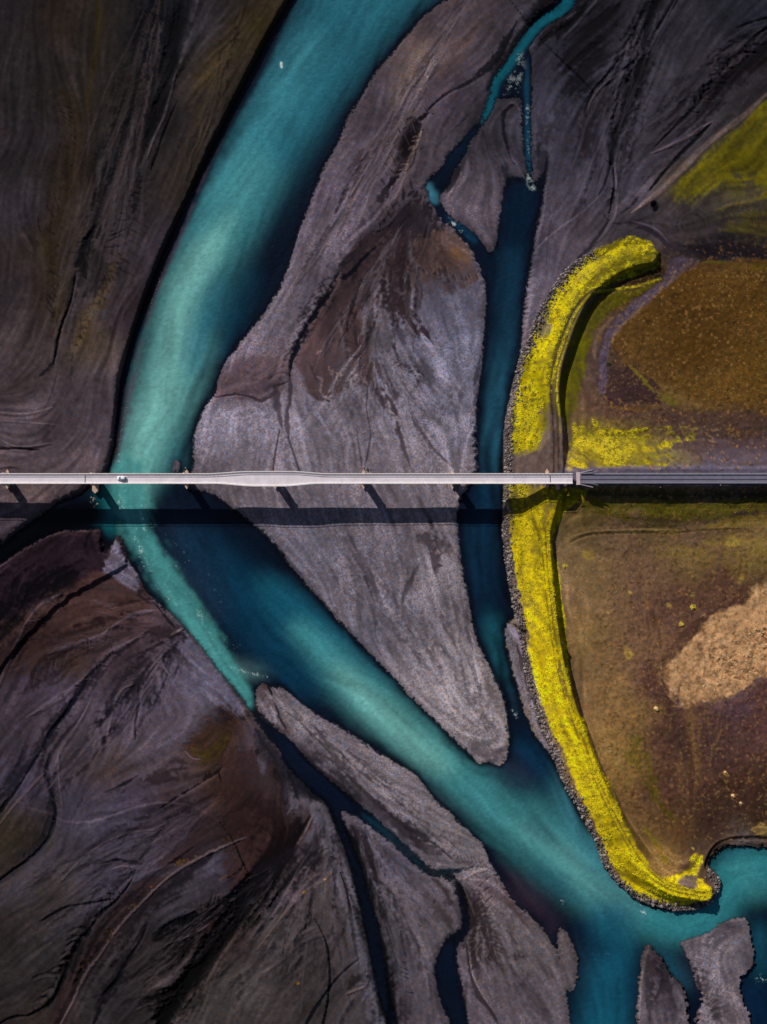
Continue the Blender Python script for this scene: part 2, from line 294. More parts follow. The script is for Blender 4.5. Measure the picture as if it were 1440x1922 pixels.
# C
k('C',[(500,-40),(420,80),(340,160),(300,230)],[14,14,12,6],BK,.85,.7,.4,dz=-.3)
k('C',[(560,-40),(450,90),(390,160),(330,220)],[6,6,5,4],(92,88,102),.6,.6,.4,dz=.3)
k('C',[(430,60),(330,120),(250,180),(190,240)],[3,5,7,6],(70,62,68),.7,.6,dz=.3)
k('C',[(640,40),(520,130),(440,220),(380,320),(340,390)],[20,38,48,38,20],(24,20,28),.85,.9,.4,dz=-.3)
k('C',[(860,-60),(800,80),(760,180),(720,350),(680,500),(640,620),(610,760),(600,860),(610,980),(600,1080),(580,1180)],[26,22,30,42,40,30,14,9,6,5,4],(10,10,20),.9,.7,.3,dz=-.7)
k('C',[(960,-30),(890,90),(820,190)],[12,10,5],BK,.9,.6,dz=-.4)
k('C',[(780,110),(740,200),(680,300),(620,370)],[5,7,9,5],(84,76,86),.6,.6,.3,dz=.3)
k('C',[(640,330),(570,420),(500,500),(460,600),(465,650)],[8,7,6,6,3],BK,.9,.5,.3,dz=-.6)
k('C',[(720,240),(650,330),(600,380),(560,400)],[14,16,12,6],(20,20,30),.8,.8,.3)
k('C',[(600,430),(530,490),(480,560),(470,620)],[3,4,4,3],(100,86,92),.7,.5,dz=.4)
k('C',[(600,480),(560,600),(500,640)],[20,40,20],(32,28,36),.6,.9,.4)
k('C',[(950,-10),(850,180),(790,300),(750,430),(700,560),(640,700)],[3,4,4,5,5,3],(96,90,102),.6,.6,.3,dz=.4)
k('C',[(600,860),(560,1000),(520,1070)],[5,6,3],NV,.8,.6,dz=-.3)
k('C',[(600,1070),(560,1100)],[2,3,2],BK,.8)
k('C',[(610,880),(625,1050),(615,1170),(560,1260),(490,1340)],[4,6,6,8,5],(104,96,108),.7,.6,.2,dz=.3)
k('C',[(585,1190),(530,1280),(460,1370),(400,1420)],[4,7,9,6],(30,28,38),.85,.7,.2,dz=-.3)
k('C',[(1460,100),(1400,115),(1340,135),(1270,160)],[5,5,5,3],BK,.9,.5,dz=-.4)
k('C',[(1440,140),(1330,165)],[2,3,3],(80,74,84),.6,.5)
k('C',[(1470,160),(1340,240),(1240,310),(1180,420),(1110,510),(1060,580),(980,650),(900,730),(830,800)],[22,28,30,28,18,9,6,5,3],(14,14,24),.85,.7,.4,dz=-.5)
k('C',[(1470,320),(1340,390),(1220,450),(1120,540),(1080,600)],[22,24,22,16,6],(42,26,30),.8,.8,.5)
k('C',[(1200,310),(1130,340),(1070,370)],[8,8,4],(32,30,40),.7,.8,.5)
k('C',[(960,250),(930,290)],[2,3,2],(90,84,92),.5,.6)
k('C',[(1440,380),(1320,460),(1200,560)],[20,24,10],(84,76,86),.5,.9,.5)
k('C',[(1135,670),(1050,760),(950,860),(860,960),(790,1050)],[7,8,8,7,5],BK,.9,.6,.3,dz=-.6)
k('C',[(1140,665),(1020,740),(900,800),(800,840)],[7,7,6,3],(122,104,112),.75,.5,.2,dz=.4)
k('C',[(740,1060),(700,1120),(640,1160)],[8,8,4],(26,22,32),.8,.7,.6)
k('C',[(690,740),(670,800),(700,870)],[14,20,8],(42,34,42),.7,.8,.7)
k('C',[(720,880),(690,920),(660,950)],[6,6,3],(44,40,50),.6,.8,.6)
k('C',[(480,690),(465,800),(440,850)],[3,6,3],(112,84,84),.7,.6,.3)
k('C',[(470,640),(440,760),(400,880),(330,1000)],[16,22,16,6],(46,42,54),.65,.9,.4)
k('C',[(200,1100),(280,1150),(330,1100),(420,980),(530,840)],[2,3,3,2,2],(60,54,66),.5,.6)
k('C',[(245,1010),(235,1150),(200,1280),(190,1440)],[3,4,6,8],(110,102,120),.6,.6,.5,dz=.2)
k('C',[(300,1100),(260,1250),(240,1440)],[3,3,3],(48,42,56),.5,.6,.3)
k('C',[(205,780),(235,840),(215,920)],[16,24,14],(42,40,50),.8,.8,.6)
k('C',[(250,850),(240,960),(238,1000)],[6,6,4],NV,.85,.6)
k('C',[(10,600),(60,560),(100,590),(110,700)],[2,4,4,2],(120,108,116),.6,.5,dz=.3)
# C fields
p('C',[(1480,480),(1280,700),(1080,860),(880,1050),(900,1100),(960,1110),(1100,1040),(1230,960),(1330,1000),(1480,1060)],(108,98,8),.85,13,.3)
p('C',[(1180,1170),(1290,1140),(1460,1170),(1460,1290),(1300,1290),(1190,1250)],(84,74,16),.55,12,.6)
k('C',[(1480,470),(1330,620),(1200,720),(1080,820),(980,920),(880,1020),(780,1100),(700,1160)],[10,10,10,11,12,12,10,6],(124,104,100),.75,.7,.2,dz=.4)
k('C',[(1240,960),(1300,980),(1380,1060),(1460,1110)],[14,24,30,30],(72,60,62),.6,.9,.8)
k('C',[(826,1118),(828,1132)],[13,13,13],BK,1,.5,.1,dz=-1.2,taper=False,nd=True)
k('C',[(800,1105),(815,1140)],[2,4,3],(110,98,104),.6,.6,nd=True)
k('C',[(600,1215),(740,1215),(850,1290),(920,1350),(1100,1380),(1300,1395),(1470,1400)],[6,14,22,30,24,22,20],(36,30,42),.8,.8,.4)
k('C',[(700,1200),(820,1240),(900,1320)],[3,5,3],(96,86,98),.5,.6)
for (cx,cy,r) in ((1030,1225,62),(1030,1225,88),(1280,1215,70),(1280,1215,86),(1280,1215,102),(1440,1350,52),(1440,1350,62),(1240,1010,40)):
    k('C',[(cx+r*math.cos(a),cy+r*math.sin(a)*.95) for a in np.linspace(2.6,6.6,14)],1.6,(40,32,38),.6,.6,.4,nd=True,taper=False)
# E
p('E',[(620,-20),(560,60),(500,180),(430,300),(350,420),(280,560),(250,640),(270,720),(300,800),(330,840),(400,880),(440,840),(500,830),(520,790),(560,760),(600,790),(650,800),(665,700),(620,600),(610,500),(640,380),(700,250),(760,150),(880,60),(880,-20)],(70,53,54),.88,4,.5,dz=-.25)
p('E',[(640,-40),(560,70),(520,190),(600,230),(700,170),(760,120),(900,80),(900,-40)],(52,40,44),.7,6,.6)
k('E',[(735,160),(700,250),(650,340),(640,450),(660,560),(700,680)],[12,34,44,44,40,10],(100,92,102),.7,.85,.6)
k('E',[(490,370),(480,450),(510,540),(550,650),(575,750)],[6,12,14,12,6],(104,92,100),.6,.7,.5,dz=.2)
k('E',[(800,-20),(775,100),(775,200),(800,330),(850,430),(930,500),(1000,575)],[30,40,38,30,24,14,3],(60,46,50),.88,.6,.7,dz=-.25)
k('E',[(900,230),(890,330),(870,410)],[14,18,8],(62,48,52),.7,.8,.9)
k('E',[(565,330),(540,440),(555,560),(600,680),(650,780)],[10,20,27,30,16],(63,48,51),.9,.5,.3,dz=-.25)
k('E',[(545,370),(525,460),(530,520)],[4,5,3],BK,.9,.5,.3,dz=-.5)
k('E',[(630,300),(700,360),(720,430)],[10,14,8],(72,58,62),.6,.9,.9)
k('E',[(660,630),(700,720),(740,830),(780,930),(810,1050),(840,1150),(870,1240)],[10,16,24,20,10,6,3],(64,54,58),.85,.6,.6,dz=-.2)
k('E',[(800,670),(870,700),(930,740),(900,800)],[8,24,26,10],(64,58,68),.75,.8,1.1)
k('E',[(810,480),(830,560)],[6,16,8],(72,64,74),.75,.8,.9)
k('E',[(640,430),(620,500),(650,600),(680,680)],[6,10,10,6],(74,66,74),.5,.9,.9)
k('E',[(700,20),(620,90),(540,180),(470,220),(430,290),(380,340),(345,410),(300,470),(260,560),(225,640),(212,740)],[8,10,12,12,12,18,16,14,10,10,7],(7,10,22),.96,.5,.5,dz=-1.3)
k('E',[(440,240),(400,300),(360,360)],[3,5,3],(100,84,86),.7,.6,.5,dz=.4)
k('E',[(300,560),(340,460),(400,360),(470,260),(560,140)],[4,5,5,5,4],(84,70,76),.55,.6,.5,dz=.3)
for i in range(16):
    x = 470 - i*17; y = 225 + i*34; k('E',[(x+10,y),(x-50,y-14),(x-110,y+22)],[5,3,1.5],(40,34,42),.6,.7,.7,dz=-.2,nd=True)
k('E',[(215,730),(218,850),(200,960),(210,1070)],[6,10,9,6],(52,42,50),.85,.6,.4,dz=-.3)
k('E',[(140,790),(150,900),(172,1020)],[8,13,5],(56,48,56),.85,.6,.3,dz=-.3)
k('E',[(160,1030),(135,1160),(125,1250)],[3,3,3],(54,48,56),.9,.5,.1,dz=-.25,taper=False)
k('E',[(205,1070),(240,1170),(270,1260)],[4,3,3],(54,48,58),.9,.5,.1,dz=-.25,taper=False)
k('E',[(635,800),(630,920),(650,1040),(640,1130),(615,1250)],[3,3,3,4,3],(60,54,62),.85,.5,.2,dz=-.25)
k('E',[(575,1020),(590,1140),(605,1230)],[2,3,4],(66,60,66),.8,.5,.3,dz=-.15)
k('E',[(300,760),(305,850),(310,940)],[4,4,2],(80,72,80),.6,.7,.3)
k('E',[(850,860),(880,960),(940,1060),(1000,1140),(1100,1235)],[5,6,9,8,4],(66,56,64),.85,.6,.3,dz=-.2)
k('E',[(740,640),(800,740),(860,830),(920,910)],[8,12,10,5],(132,126,138),.6,.8,.5,dz=.3)
k('E',[(770,680),(840,800),(900,880)],[4,6,4],(78,72,80),.6,.7,.5,dz=-.1)
for i in range(6):
    y = 925 + i*14; k('E',[(915,y),(965,y+3)],[2,4,2],(84,78,88),.7,.6,.3,nd=True,dz=-.1)
k('E',[(850,860),(870,980),(900,1100)],[3,5,3],(136,126,132),.4,.8,.5)
k('E',[(1110,790),(1130,850),(1150,860)],[8,10,3],(76,68,80),.7,.7,.9)
k('E',[(1000,880),(1100,930),(1180,900)],[10,26,14],(82,80,98),.6,.9,.7)
k('E',[(1245,620),(1230,700),(1210,790)],[4,6,5],(38,34,50),.8,.6,.5)
k('E',[(1230,820),(1205,900)],[5,6,3],(24,40,80),.6,.7,.3)
p('E',[(-30,640),(100,645),(205,655),(210,740),(130,800),(30,880),(-30,862),(-120,840),(-180,850),(-150,760)],(84,68,74),.75,4,.8,dz=.2)
k('E',[(-190,855),(-100,840),(0,850),(60,875),(130,830),(140,800),(200,770)],[4,3,3,5,6,6,5],(52,38,42),.85,.5,.3,dz=-.4)
k('E',[(-40,700),(40,760),(120,730),(180,770)],[3,6,6,3],(60,46,52),.6,.7,.8)
p('E',[(900,-20),(1130,0),(1180,80),(1240,190),(1180,230),(1080,280),(1040,200),(960,210),(890,240),(860,120)],(82,64,62),.75,5,1.0)
k('E',[(1080,50),(1140,90),(1180,110)],[14,24,10],(118,84,40),.5,.9,.8)
k('E',[(1060,240),(1100,300)],[16,12,4],(64,52,60),.8,.8,.8)
for i in range(13):
    x = 900 + i*27 + random.uniform(-12,12); y = 205 - 30*math.sin(i*.5) + random.uniform(-18,18); q = random.uniform(.4,1.3); k('E',[(x,y-40*q),(x+12,y+5),(x+26*q,y+30*q)],[2,4,3],(112,98,106),.55,.7,.8,dz=.2,nd=True); k('E',[(x-9,y-36*q),(x+4,y+8)],[2,5,3],(48,38,46),.6,.6,.8,dz=-.2,nd=True)
for a_ in ([(420,680),(440,720),(450,760)],[(350,740),(390,760),(380,820),(420,870)],[(540,720),(580,740)],[(600,740),(640,790)],[(460,720),(500,740)],[(360,620),(380,600)]):
    k('E',a_,[3,7,4],(128,108,110),.6,.6,.8,dz=.2,nd=True)
for a_ in ([(320,660),(340,720),(370,780)],[(400,640),(420,560),(440,480)],[(600,560),(620,660)],[(590,620),(610,720)],[(700,640),(720,700)],[(480,790),(500,830)]):
    k('E',a_,[3,5,2],(44,32,36),.6,.7,.6,dz=-.2)
# H island
k('H',[(945,130),(975,220),(1000,320),(990,390)],[10,30,32,8],(64,53,60),.85,.7,.9,dz=-.15)
k('H',[(1030,170),(1060,240),(1080,310)],[5,7,3],(70,60,68),.6,.8,.9)
k('H',[(915,340),(860,450),(820,560)],[5,9,6],(68,60,66),.8,.7,.4,dz=-.2)
k('H',[(450,150),(560,280),(640,400),(700,520),(750,600)],[6,16,16,12,6],(80,72,80),.7,.85,.6,dz=-.2)
k('H',[(830,600),(860,700)],[16,20,8],(78,72,80),.65,.9,.8)
k('H',[(600,380),(680,560)],[3,4,3],(60,52,58),.7,.7,.5)
k('H',[(680,640),(675,720),(700,780)],[3,3,3],(70,64,72),.6,.6)
k('H',[(590,590),(600,660)],[3,3,2],(76,70,78),.6,.6)
k('H',[(720,420),(760,560)],[20,30,10],(106,98,112),.6,.9,.4)
for i in range(26):
    x = 860+random.random()*400; y = 520+random.random()*700; k('H',[(x,y),(x+10+20*random.random(),y+25+30*random.random())],[2,4,2],(74,66,76),.55,.8,.9,nd=True)
k('H',[(1160,680),(1190,770)],[6,10,5],(56,50,62),.7,.8,1.)
k('H',[(1280,960),(1300,1080)],[8,10,4],(70,58,60),.7,.8,1.)
k('H',[(620,900),(760,1000),(880,1110),(1000,1220),(1120,1330)],[4,7,8,8,5],(76,66,72),.6,.8,.7)
k('H',[(1200,1340),(1280,1380),(1370,1350)],[12,22,16],(74,64,72),.7,.9,1.2)
k('H',[(100,180),(220,330),(330,470),(480,650),(640,830),(760,960)],[3,4,5,5,5,3],(60,52,60),.6,.6,.8)
k('H',[(900,-30),(950,60),(990,130)],[6,8,5],(82,72,80),.6,.8,.8)
k('H',[(0,1010),(60,990),(110,1060),(160,1150),(200,1250),(120,1210),(30,1130)],[8,24,30,30,24,16,8],(64,48,50),.8,.8,.5)
k('H',[(90,985),(130,1080),(160,1170),(200,1240)],[8,6,6,3],(12,12,22),.9,.6,.3,dz=-.4)
k('H',[(110,1010),(160,1090),(260,1180),(350,1270),(440,1360)],[3,6,6,6,4],(120,110,114),.7,.6,.3,dz=.3)
k('H',[(190,1140),(260,1190),(340,1270),(430,1350),(520,1440)],[3,5,5,6,6],(34,28,34),.85,.5,.3,dz=-.4)
k('H',[(240,1110),(400,1220),(560,1310),(700,1400)],[4,6,6,5],(128,116,118),.4,.8,.8)
k('H',[(0,1230),(60,1300),(140,1400)],[4,6,6],(56,46,52),.6,.8)
k('H',[(20,1380),(50,1340)],[4,6,3],(20,16,22),.8,.8,.6)
# G
p('G',[(620,198),(660,230),(700,320),(760,420),(772,480),(740,480),(650,440),(600,395),(560,380),(585,290)],(116,108,126),.9,3,.5,dz=.2)
p('G',[(-60,400),(0,360),(120,280),(250,200),(370,168),(500,170),(550,280),(560,345),(540,380),(400,430),(250,500),(100,620),(0,680),(-60,700)],(40,26,36),.85,5,.3)
k('G',[(-40,385),(0,355),(120,275),(250,195),(370,163),(500,165)],[4,4,4,4,4,3],(100,78,84),.75,.5,.2,dz=.4)
k('G',[(500,150),(480,200),(470,260)],[4,5,4],(12,10,18),.9,.6,.4,dz=-.3)
k('G',[(545,180),(550,250),(570,280)],[4,5,4],(12,12,22),.9,.6,.3)
p('G',[(540,380),(700,480),(800,540),(830,570),(640,650),(450,760),(300,850),(180,920),(60,960),(-40,1000),(-40,700),(120,640),(250,520),(400,450)],(64,44,41),.8,6,.4)
k('G',[(460,460),(560,450),(640,490),(740,500)],[10,20,18,8],(72,54,54),.5,.9,.4)
k('G',[(340,500),(230,560),(160,640),(110,740),(60,850),(10,970),(-20,1040)],[10,9,7,6,5,5,4],(104,86,96),.75,.6,.4,dz=.4)
k('G',[(860,590),(740,610),(640,660),(540,730),(440,760),(330,800),(260,830)],[6,9,9,10,12,12,6],(104,92,104),.7,.7,.6,dz=.3)
k('G',[(810,690),(720,750),(610,810),(560,860),(480,940),(400,1010),(330,1060),(230,1120),(150,1170)],[4,6,12,10,9,9,9,8,5],(108,94,106),.7,.7,.5,dz=.35)
k('G',[(610,830),(500,930),(440,1020),(380,1120),(310,1210),(250,1290),(210,1370),(150,1470)],[3,5,7,8,7,7,7,7],(7,11,26),.95,.5,.2,dz=-.9)
k('G',[(830,530),(760,540),(680,560),(580,580)],[4,5,5,3],(36,24,28),.7,.7,.4,dz=-.2)
k('G',[(640,740),(560,790),(480,830),(380,860)],[5,8,6,4],(76,58,52),.6,.8,.5)
k('G',[(700,780),(620,860),(540,960),(480,1060)],[6,8,7,5],(52,44,56),.7,.8,.4,dz=-.2)
k('G',[(820,700),(740,760),(680,800)],[4,6,4],(44,34,38),.8,.6,.4,dz=-.2)
k('G',[(300,600),(200,660),(140,760),(100,860)],[8,14,12,6],(52,36,36),.6,.9,.4)
k('G',[(130,880),(100,960),(60,1050),(20,1150)],[6,12,14,8],(44,34,44),.65,.9,.4)
k('G',[(400,880),(340,960),(260,1000)],[4,6,4],(56,44,42),.7,.7,.6)
k('G',[(180,560),(100,660),(0,700)],[4,6,4],(28,20,26),.8,.8,.3)
k('G',[(60,480),(40,540),(0,600)],[6,10,8],(70,60,76),.5,.9,.6)
p('G',[(985,690),(1100,810),(1200,950),(1320,1090),(1330,1150),(1290,1170),(1180,1120),(1080,1000),(1000,860),(940,780)],(104,98,116),.8,6,.5,dz=.15)
k('G',[(1290,1060),(1320,1110),(1310,1160),(1270,1165)],[6,9,9,5],(124,114,124),.6,.7,.6,dz=.3)
k('G',[(745,980),(752,1090),(735,1200),(735,1290)],[4,6,6,3],(10,12,24),.9,.5,.2,dz=-.5)
for a_ in ([(750,990),(790,1050),(830,1120)],[(775,930),(820,1010),(870,1075)],[(800,920),(850,990)],[(860,880),(910,950)],[(880,860),(905,900)],[(760,960),(800,1030)]):
    k('G',a_,[3,5,2],(40,32,44),.8,.6,.7,dz=-.25)
k('G',[(960,720),(900,760),(820,790),(790,820)],[8,12,10,5],(40,28,34),.8,.7,.9,dz=-.3)
k('G',[(940,730),(990,720),(995,760)],[6,12,8],(34,26,34),.85,.6,.6)
k('G',[(995,690),(920,730)],[4,5,3],(150,132,132),.8,.5,.2,dz=.5,nd=True)
k('G',[(820,520),(900,590),(980,675)],[6,9,7],(98,90,104),.8,.6,.3,dz=.3)
k('G',[(830,545),(890,620),(950,690)],[3,5,4],(18,16,26),.9,.5,.3,dz=-.4)
k('G',[(740,480),(780,540),(810,550)],[6,12,6],(28,24,34),.8,.7,.7)
k('G',[(820,900),(840,920),(830,960)],[8,14,6],(52,36,38),.8,.8,.9)
k('G',[(700,930),(650,1000),(620,1050),(600,1130)],[6,7,8,7],(50,42,54),.6,.8,.3,dz=-.2)
k('G',[(740,985),(665,1020),(625,1090),(605,1180),(580,1270)],[4,6,6,6,4],(118,106,112),.75,.5,.4,dz=.45)
k('G',[(570,1170),(540,1230),(550,1260)],[8,14,6],(20,16,22),.8,.8,.8,dz=-.2)
k('G',[(500,1060),(450,1160),(400,1250),(340,1330),(300,1440)],[4,6,6,8,10],(100,88,96),.6,.8,.5,dz=.3)
k('G',[(480,1090),(420,1190),(350,1270),(280,1370),(255,1450)],[3,6,8,9,8],(34,28,40),.7,.7,.4,dz=-.3)
k('G',[(950,1280),(870,1340),(820,1400)],[4,6,4],(60,52,64),.6,.8,.3)
k('G',[(1100,1130),(1000,1230),(900,1290)],[6,12,6],(66,56,66),.5,.9,.4)
p('G',[(1180,1115),(1270,1180),(1300,1280),(1270,1400),(1200,1450),(1060,1410),(985,1345),(1010,1270),(1100,1190)],(62,42,34),.85,8,.6,dz=-.2)
k('G',[(1030,1330),(1100,1370),(1180,1330),(1240,1280)],[8,24,28,12],(80,66,24),.6,.9,.7)
k('G',[(1000,1350),(1040,1390),(1090,1395)],[3,3,2],(110,98,110),.6,.5)
k('G',[(1180,1110),(1240,1160),(1330,1180)],[8,24,14],(34,24,28),.8,.8,.7)
k('G',[(1260,1270),(1220,1350),(1230,1400),(1190,1450)],[4,5,4,4],(20,14,18),.85,.6,.6,dz=-.3)
k('G',[(1340,1180),(1370,1250),(1400,1330)],[8,14,10],(84,76,88),.5,.9,.8)
# J
k('J',[(-30,395),(0,360),(80,260),(160,170),(250,75)],[4,4,4,4,4],(110,88,86),.7,.7,.5,dz=.35)
k('J',[(-20,320),(60,215),(130,110),(195,-10)],[9,8,7,7],BK,.92,.5,.2,dz=-.7)
k('J',[(280,-40),(250,60),(275,180),(302,300),(285,400),(240,470),(170,540),(80,600),(-20,680)],[5,6,7,8,8,8,8,6,5],(9,11,22),.92,.6,.2,dz=-.7)
k('J',[(320,-40),(320,80),(330,180),(345,290)],[8,4,4,3],(96,82,90),.7,.6,.3,dz=.3)
k('J',[(300,80),(290,180)],[8,14,6],(36,32,42),.6,.9)
k('J',[(560,190),(640,160),(750,95)],[5,8,5],BK,.85,.6,.5,dz=-.3)
k('J',[(450,220),(400,300)],[4,8,4],(40,42,56),.6,.8,.4)
k('J',[(760,120),(900,85),(1020,50)],[10,24,12],(40,30,32),.75,.9,1.1)
for i in range(7): k('J',[(540+i*70,290-i*18),(620+i*60,260-i*14)],[2,4,2],(50,42,52),.5,.8,.9)
k('J',[(1225,-10),(1185,70),(1100,130),(1000,190),(870,270)],[4,6,5,5,3],(14,12,20),.9,.5,.4,dz=-.5)
k('J',[(1180,60),(1195,130)],[3,5,3],BK,.8,.5)
k('J',[(470,520),(600,440),(720,400),(885,380)],[2,4,4,2],(108,92,98),.6,.8,.5,dz=.35)
k('J',[(460,500),(580,430),(700,385),(860,360)],[8,14,14,8],(46,38,46),.5,.9,.3)
k('J',[(340,660),(400,590),(460,530)],[3,5,4],(86,76,82),.6,.7,dz=.3)
k('J',[(880,380),(830,450),(790,520),(770,570)],[4,10,12,8],(28,26,38),.7,.8,.5,dz=-.3)
k('J',[(560,565),(640,548),(700,560),(770,570)],[3,5,5,8],(14,14,22),.9,.5,.4,dz=-.4)
k('J',[(600,600),(670,580),(740,590)],[2,4,3],(112,94,102),.7,.5,.3,dz=.3)
k('J',[(640,640),(700,625),(740,600)],[2,4,5],(14,14,22),.8,.5,.4,dz=-.3)
k('J',[(740,600),(710,670),(640,760),(540,850),(480,940),(440,980),(400,1060),(340,1200),(290,1300),(240,1340),(170,1380),(60,1400),(-20,1450)],[4,5,7,8,9,9,10,12,10,6,5,5,4],BK,.9,.6,.4,dz=-.7)
k('J',[(640,755),(500,780),(370,800),(310,830),(235,875)],[3,5,5,6,3],BK,.9,.5,.3,dz=-.5)
k('J',[(370,830),(300,865),(260,885)],[2,3,2],(100,84,90),.6,.5,dz=.3)
for (x,y,L) in ((480,915,110),(470,960,110),(440,990,80),(420,1040,90),(400,1080,80),(360,1120,80),(330,1160,150),(320,1240,90),(280,1290,90),(620,735,70)):
    k('J',[(x,y),(x-L*.5,y-4),(x-L,y+24)],[6,4,2],(22,20,28),.85,.5,.5,dz=-.35,nd=True)
    k('J',[(x-8,y+20),(x-L*.5,y+14),(x-L*.95,y+38)],[2,3,2],(94,80,86),.5,.5,.4,dz=.25,nd=True)
p('J',[(1460,330),(1300,300),(1100,330),(1000,440),(830,600),(700,720),(560,860),(460,1020),(380,1180),(300,1340),(280,1440),(345,1440),(430,1240),(540,1080),(640,920),(760,800),(900,670),(1060,560),(1220,460),(1340,440),(1330,640),(1460,620)],(48,33,34),.75,6,.4,dz=-.3)
k('J',[(1050,480),(900,590),(780,690),(660,810),(560,930),(470,1090),(400,1230)],[10,14,14,14,16,16,14],(24,16,20),.7,.8,.5,dz=-.4)
k('J',[(1335,430),(1200,480),(1060,550),(940,620),(850,700),(760,790),(680,870),(620,950),(560,1040),(490,1130),(440,1220),(400,1310),(330,1440)],[7,6,5,5,5,5,5,5,5,5,6,7,9],(112,94,98),.7,.8,.5,dz=.45)
for q in ([(1305,395),(1220,440)],[(1090,505),(940,580)],[(900,620),(830,690)],[(760,770),(700,830)],[(610,930),(570,980)],[(480,1060),(430,1150)],[(1220,640),(1200,642)]):
    for _ in range(9):
        t_ = random.random(); x = q[0][0] + (q[1][0]-q[0][0])*t_ + random.gauss(0,9); y = q[0][1] + (q[1][1]-q[0][1])*t_ + random.gauss(0,9); L = 3 + 5*random.random()
        k('J',[(x,y),(x+L,y-L*.6)],[1.6,2.6,1.6],(140,100,22),.65,.8,.9,nd=True,taper=False)
k('J',[(1345,440),(1330,540),(1300,610),(1230,650)],[5,6,6,4],BK,.9,.6,.5,dz=-.4)
k('J',[(1150,520),(1120,580),(1200,640)],[3,5,4],(36,34,46),.6,.7,.5)
k('J',[(1260,740),(1180,820),(1060,860),(960,890),(850,965)],[26,24,18,14,5],(8,6,12),.95,.6,.5,dz=-.5)
k('J',[(1160,860),(1060,900),(960,940),(880,1000)],[10,12,8,4],(12,9,14),.9,.6,.5)
k('J',[(1140,890),(1040,950),(900,1005)],[3,4,3],(104,88,92),.7,.5,dz=.4)
k('J',[(1130,900),(1085,1000),(1060,1060)],[8,8,4],BK,.9,.6,.3)
p('J',[(1150,900),(1260,820),(1330,740),(1300,900),(1180,1080),(1060,1240),(1050,1180),(1090,1040)],(44,28,28),.8,5,.4)
k('J',[(800,900),(765,980),(700,1080),(620,1220),(560,1310),(510,1440)],[3,5,7,8,11,15],(12,12,22),.88,.6,.3,dz=-.5)
k('J',[(860,640),(960,600),(1100,560)],[4,14,6],(60,54,68),.5,.9,.5)
k('J',[(800,740),(900,700),(1010,640)],[4,10,5],(52,46,58),.5,.9,.5)
k('J',[(990,1200),(930,1260),(850,1290),(780,1300)],[14,18,10,4],(10,8,13),.9,.6,.6,dz=-.4)
k('J',[(890,1320),(810,1325),(740,1355)],[2,4,3],(104,90,94),.7,.5,dz=.3)
k('J',[(930,1370),(850,1385),(800,1410)],[8,6,3],(12,10,16),.8,.6,.5)
k('Z',[(530,1600),(500,1650),(465,1700),(425,1765),(390,1815),(350,1850),(318,1895),(300,1935),(280,2080)],[20,54,44,26,26,24,34,36,40],(6,5,9),.96,.6,.3,dz=-1.)  # black shading beside the sunlit terrace, painted into the ground
k('J',[(1460,690),(1340,870),(1240,1010),(1130,1170),(1010,1330),(940,1460)],[10,14,14,14,14,14],(112,96,92),.55,.7,.9,dz=.6)
for i in range(10):
    x = 1150+random.random()*290; y=1100+random.random()*320; k('J',[(x,y),(x-40,y+60),(x-70,y+130)],[3,6,3],(64,58,56),.5,.9,.5)
# K
p('K',[(-60,-60),(130,40),(190,180),(180,330),(280,290),(320,265),(350,350),(270,440),(180,560),(90,650),(0,720),(-110,760),(-130,-50)],(54,35,34),.75,8,.5,dz=-.3)
k('K',[(130,60),(180,160),(200,260),(240,300)],[20,26,18,8],(24,16,22),.75,.8,.6)
k('K',[(160,-20),(230,120),(250,220),(200,310)],[16,22,22,8],(104,96,110),.7,.8,.8,dz=.3)
k('K',[(30,0),(70,40),(60,80)],[10,14,6],(96,88,104),.7,.8,1.1)
k('K',[(330,300),(260,420),(180,520),(60,660),(-20,740),(-60,800)],[8,16,24,38,44,50],(7,5,10),.93,.7,.3,dz=-.6)
k('K',[(345,310),(290,410),(240,490)],[4,6,4],(116,96,94),.7,.6,.4,dz=.4)
p('K',[(330,245),(400,290),(440,370),(475,480),(560,620),(590,800),(620,1000),(660,1180),(740,1460),(650,1460),(600,1200),(565,900),(520,680),(460,560),(400,450),(350,350)],(98,92,104),.85,3,.6,dz=.3)
k('K',[(480,600),(520,720),(550,880),(570,1020),(590,1120)],[3,5,6,5,3],(9,12,24),.92,.5,.2,dz=-.5)
k('K',[(595,1080),(480,1180),(380,1310),(290,1460)],[2,5,6,9],(8,12,26),.92,.5,.2,dz=-.5)
k('K',[(420,490),(320,550),(230,640),(160,760),(80,880),(20,970)],[8,18,16,14,12,6],(40,37,44),.8,.8,.4,dz=-.4)
k('K',[(470,545),(400,540),(330,570)],[6,12,8],(30,24,26),.8,.8,.9)
k('K',[(470,600),(400,660),(300,720),(200,820),(100,950),(30,1040)],[2,4,4,4,3,2],(112,94,80),.55,.8,.8,dz=.25)
for q in ([(410,650),(390,665)],[(295,722),(285,730)],[(250,1205),(258,1212)]): k('K',q,[4,6,4],(190,140,40),.8,.7,.8,nd=True)
k('K',[(400,960),(280,1010),(180,1100),(60,1170)],[4,8,8,4],(48,46,56),.5,.9,.4,dz=-.2)
k('K',[(540,1250),(580,1200),(620,1180)],[10,18,8],(30,24,26),.8,.8,.9)
k('K',[(520,1275),(570,1255),(620,1235)],[3,5,4],(120,100,96),.7,.5,dz=.4)
k('K',[(560,1300),(510,1380),(480,1450)],[8,12,10],(24,24,34),.7,.8,.4)
k('K',[(640,1300),(590,1380),(560,1450)],[4,5,4],(104,90,92),.5,.7)
k('K',[(430,270),(470,370),(510,470)],[6,14,10],(14,14,26),.85,.7,.4)
k('K',[(545,370),(610,460),(660,560),(685,690)],[10,26,26,12],(42,32,35),.88,.6,.4,dz=-.2)
k('K',[(690,740),(715,1000),(750,1200),(795,1440)],[6,10,12,14],(50,37,37),.8,.7,.6)
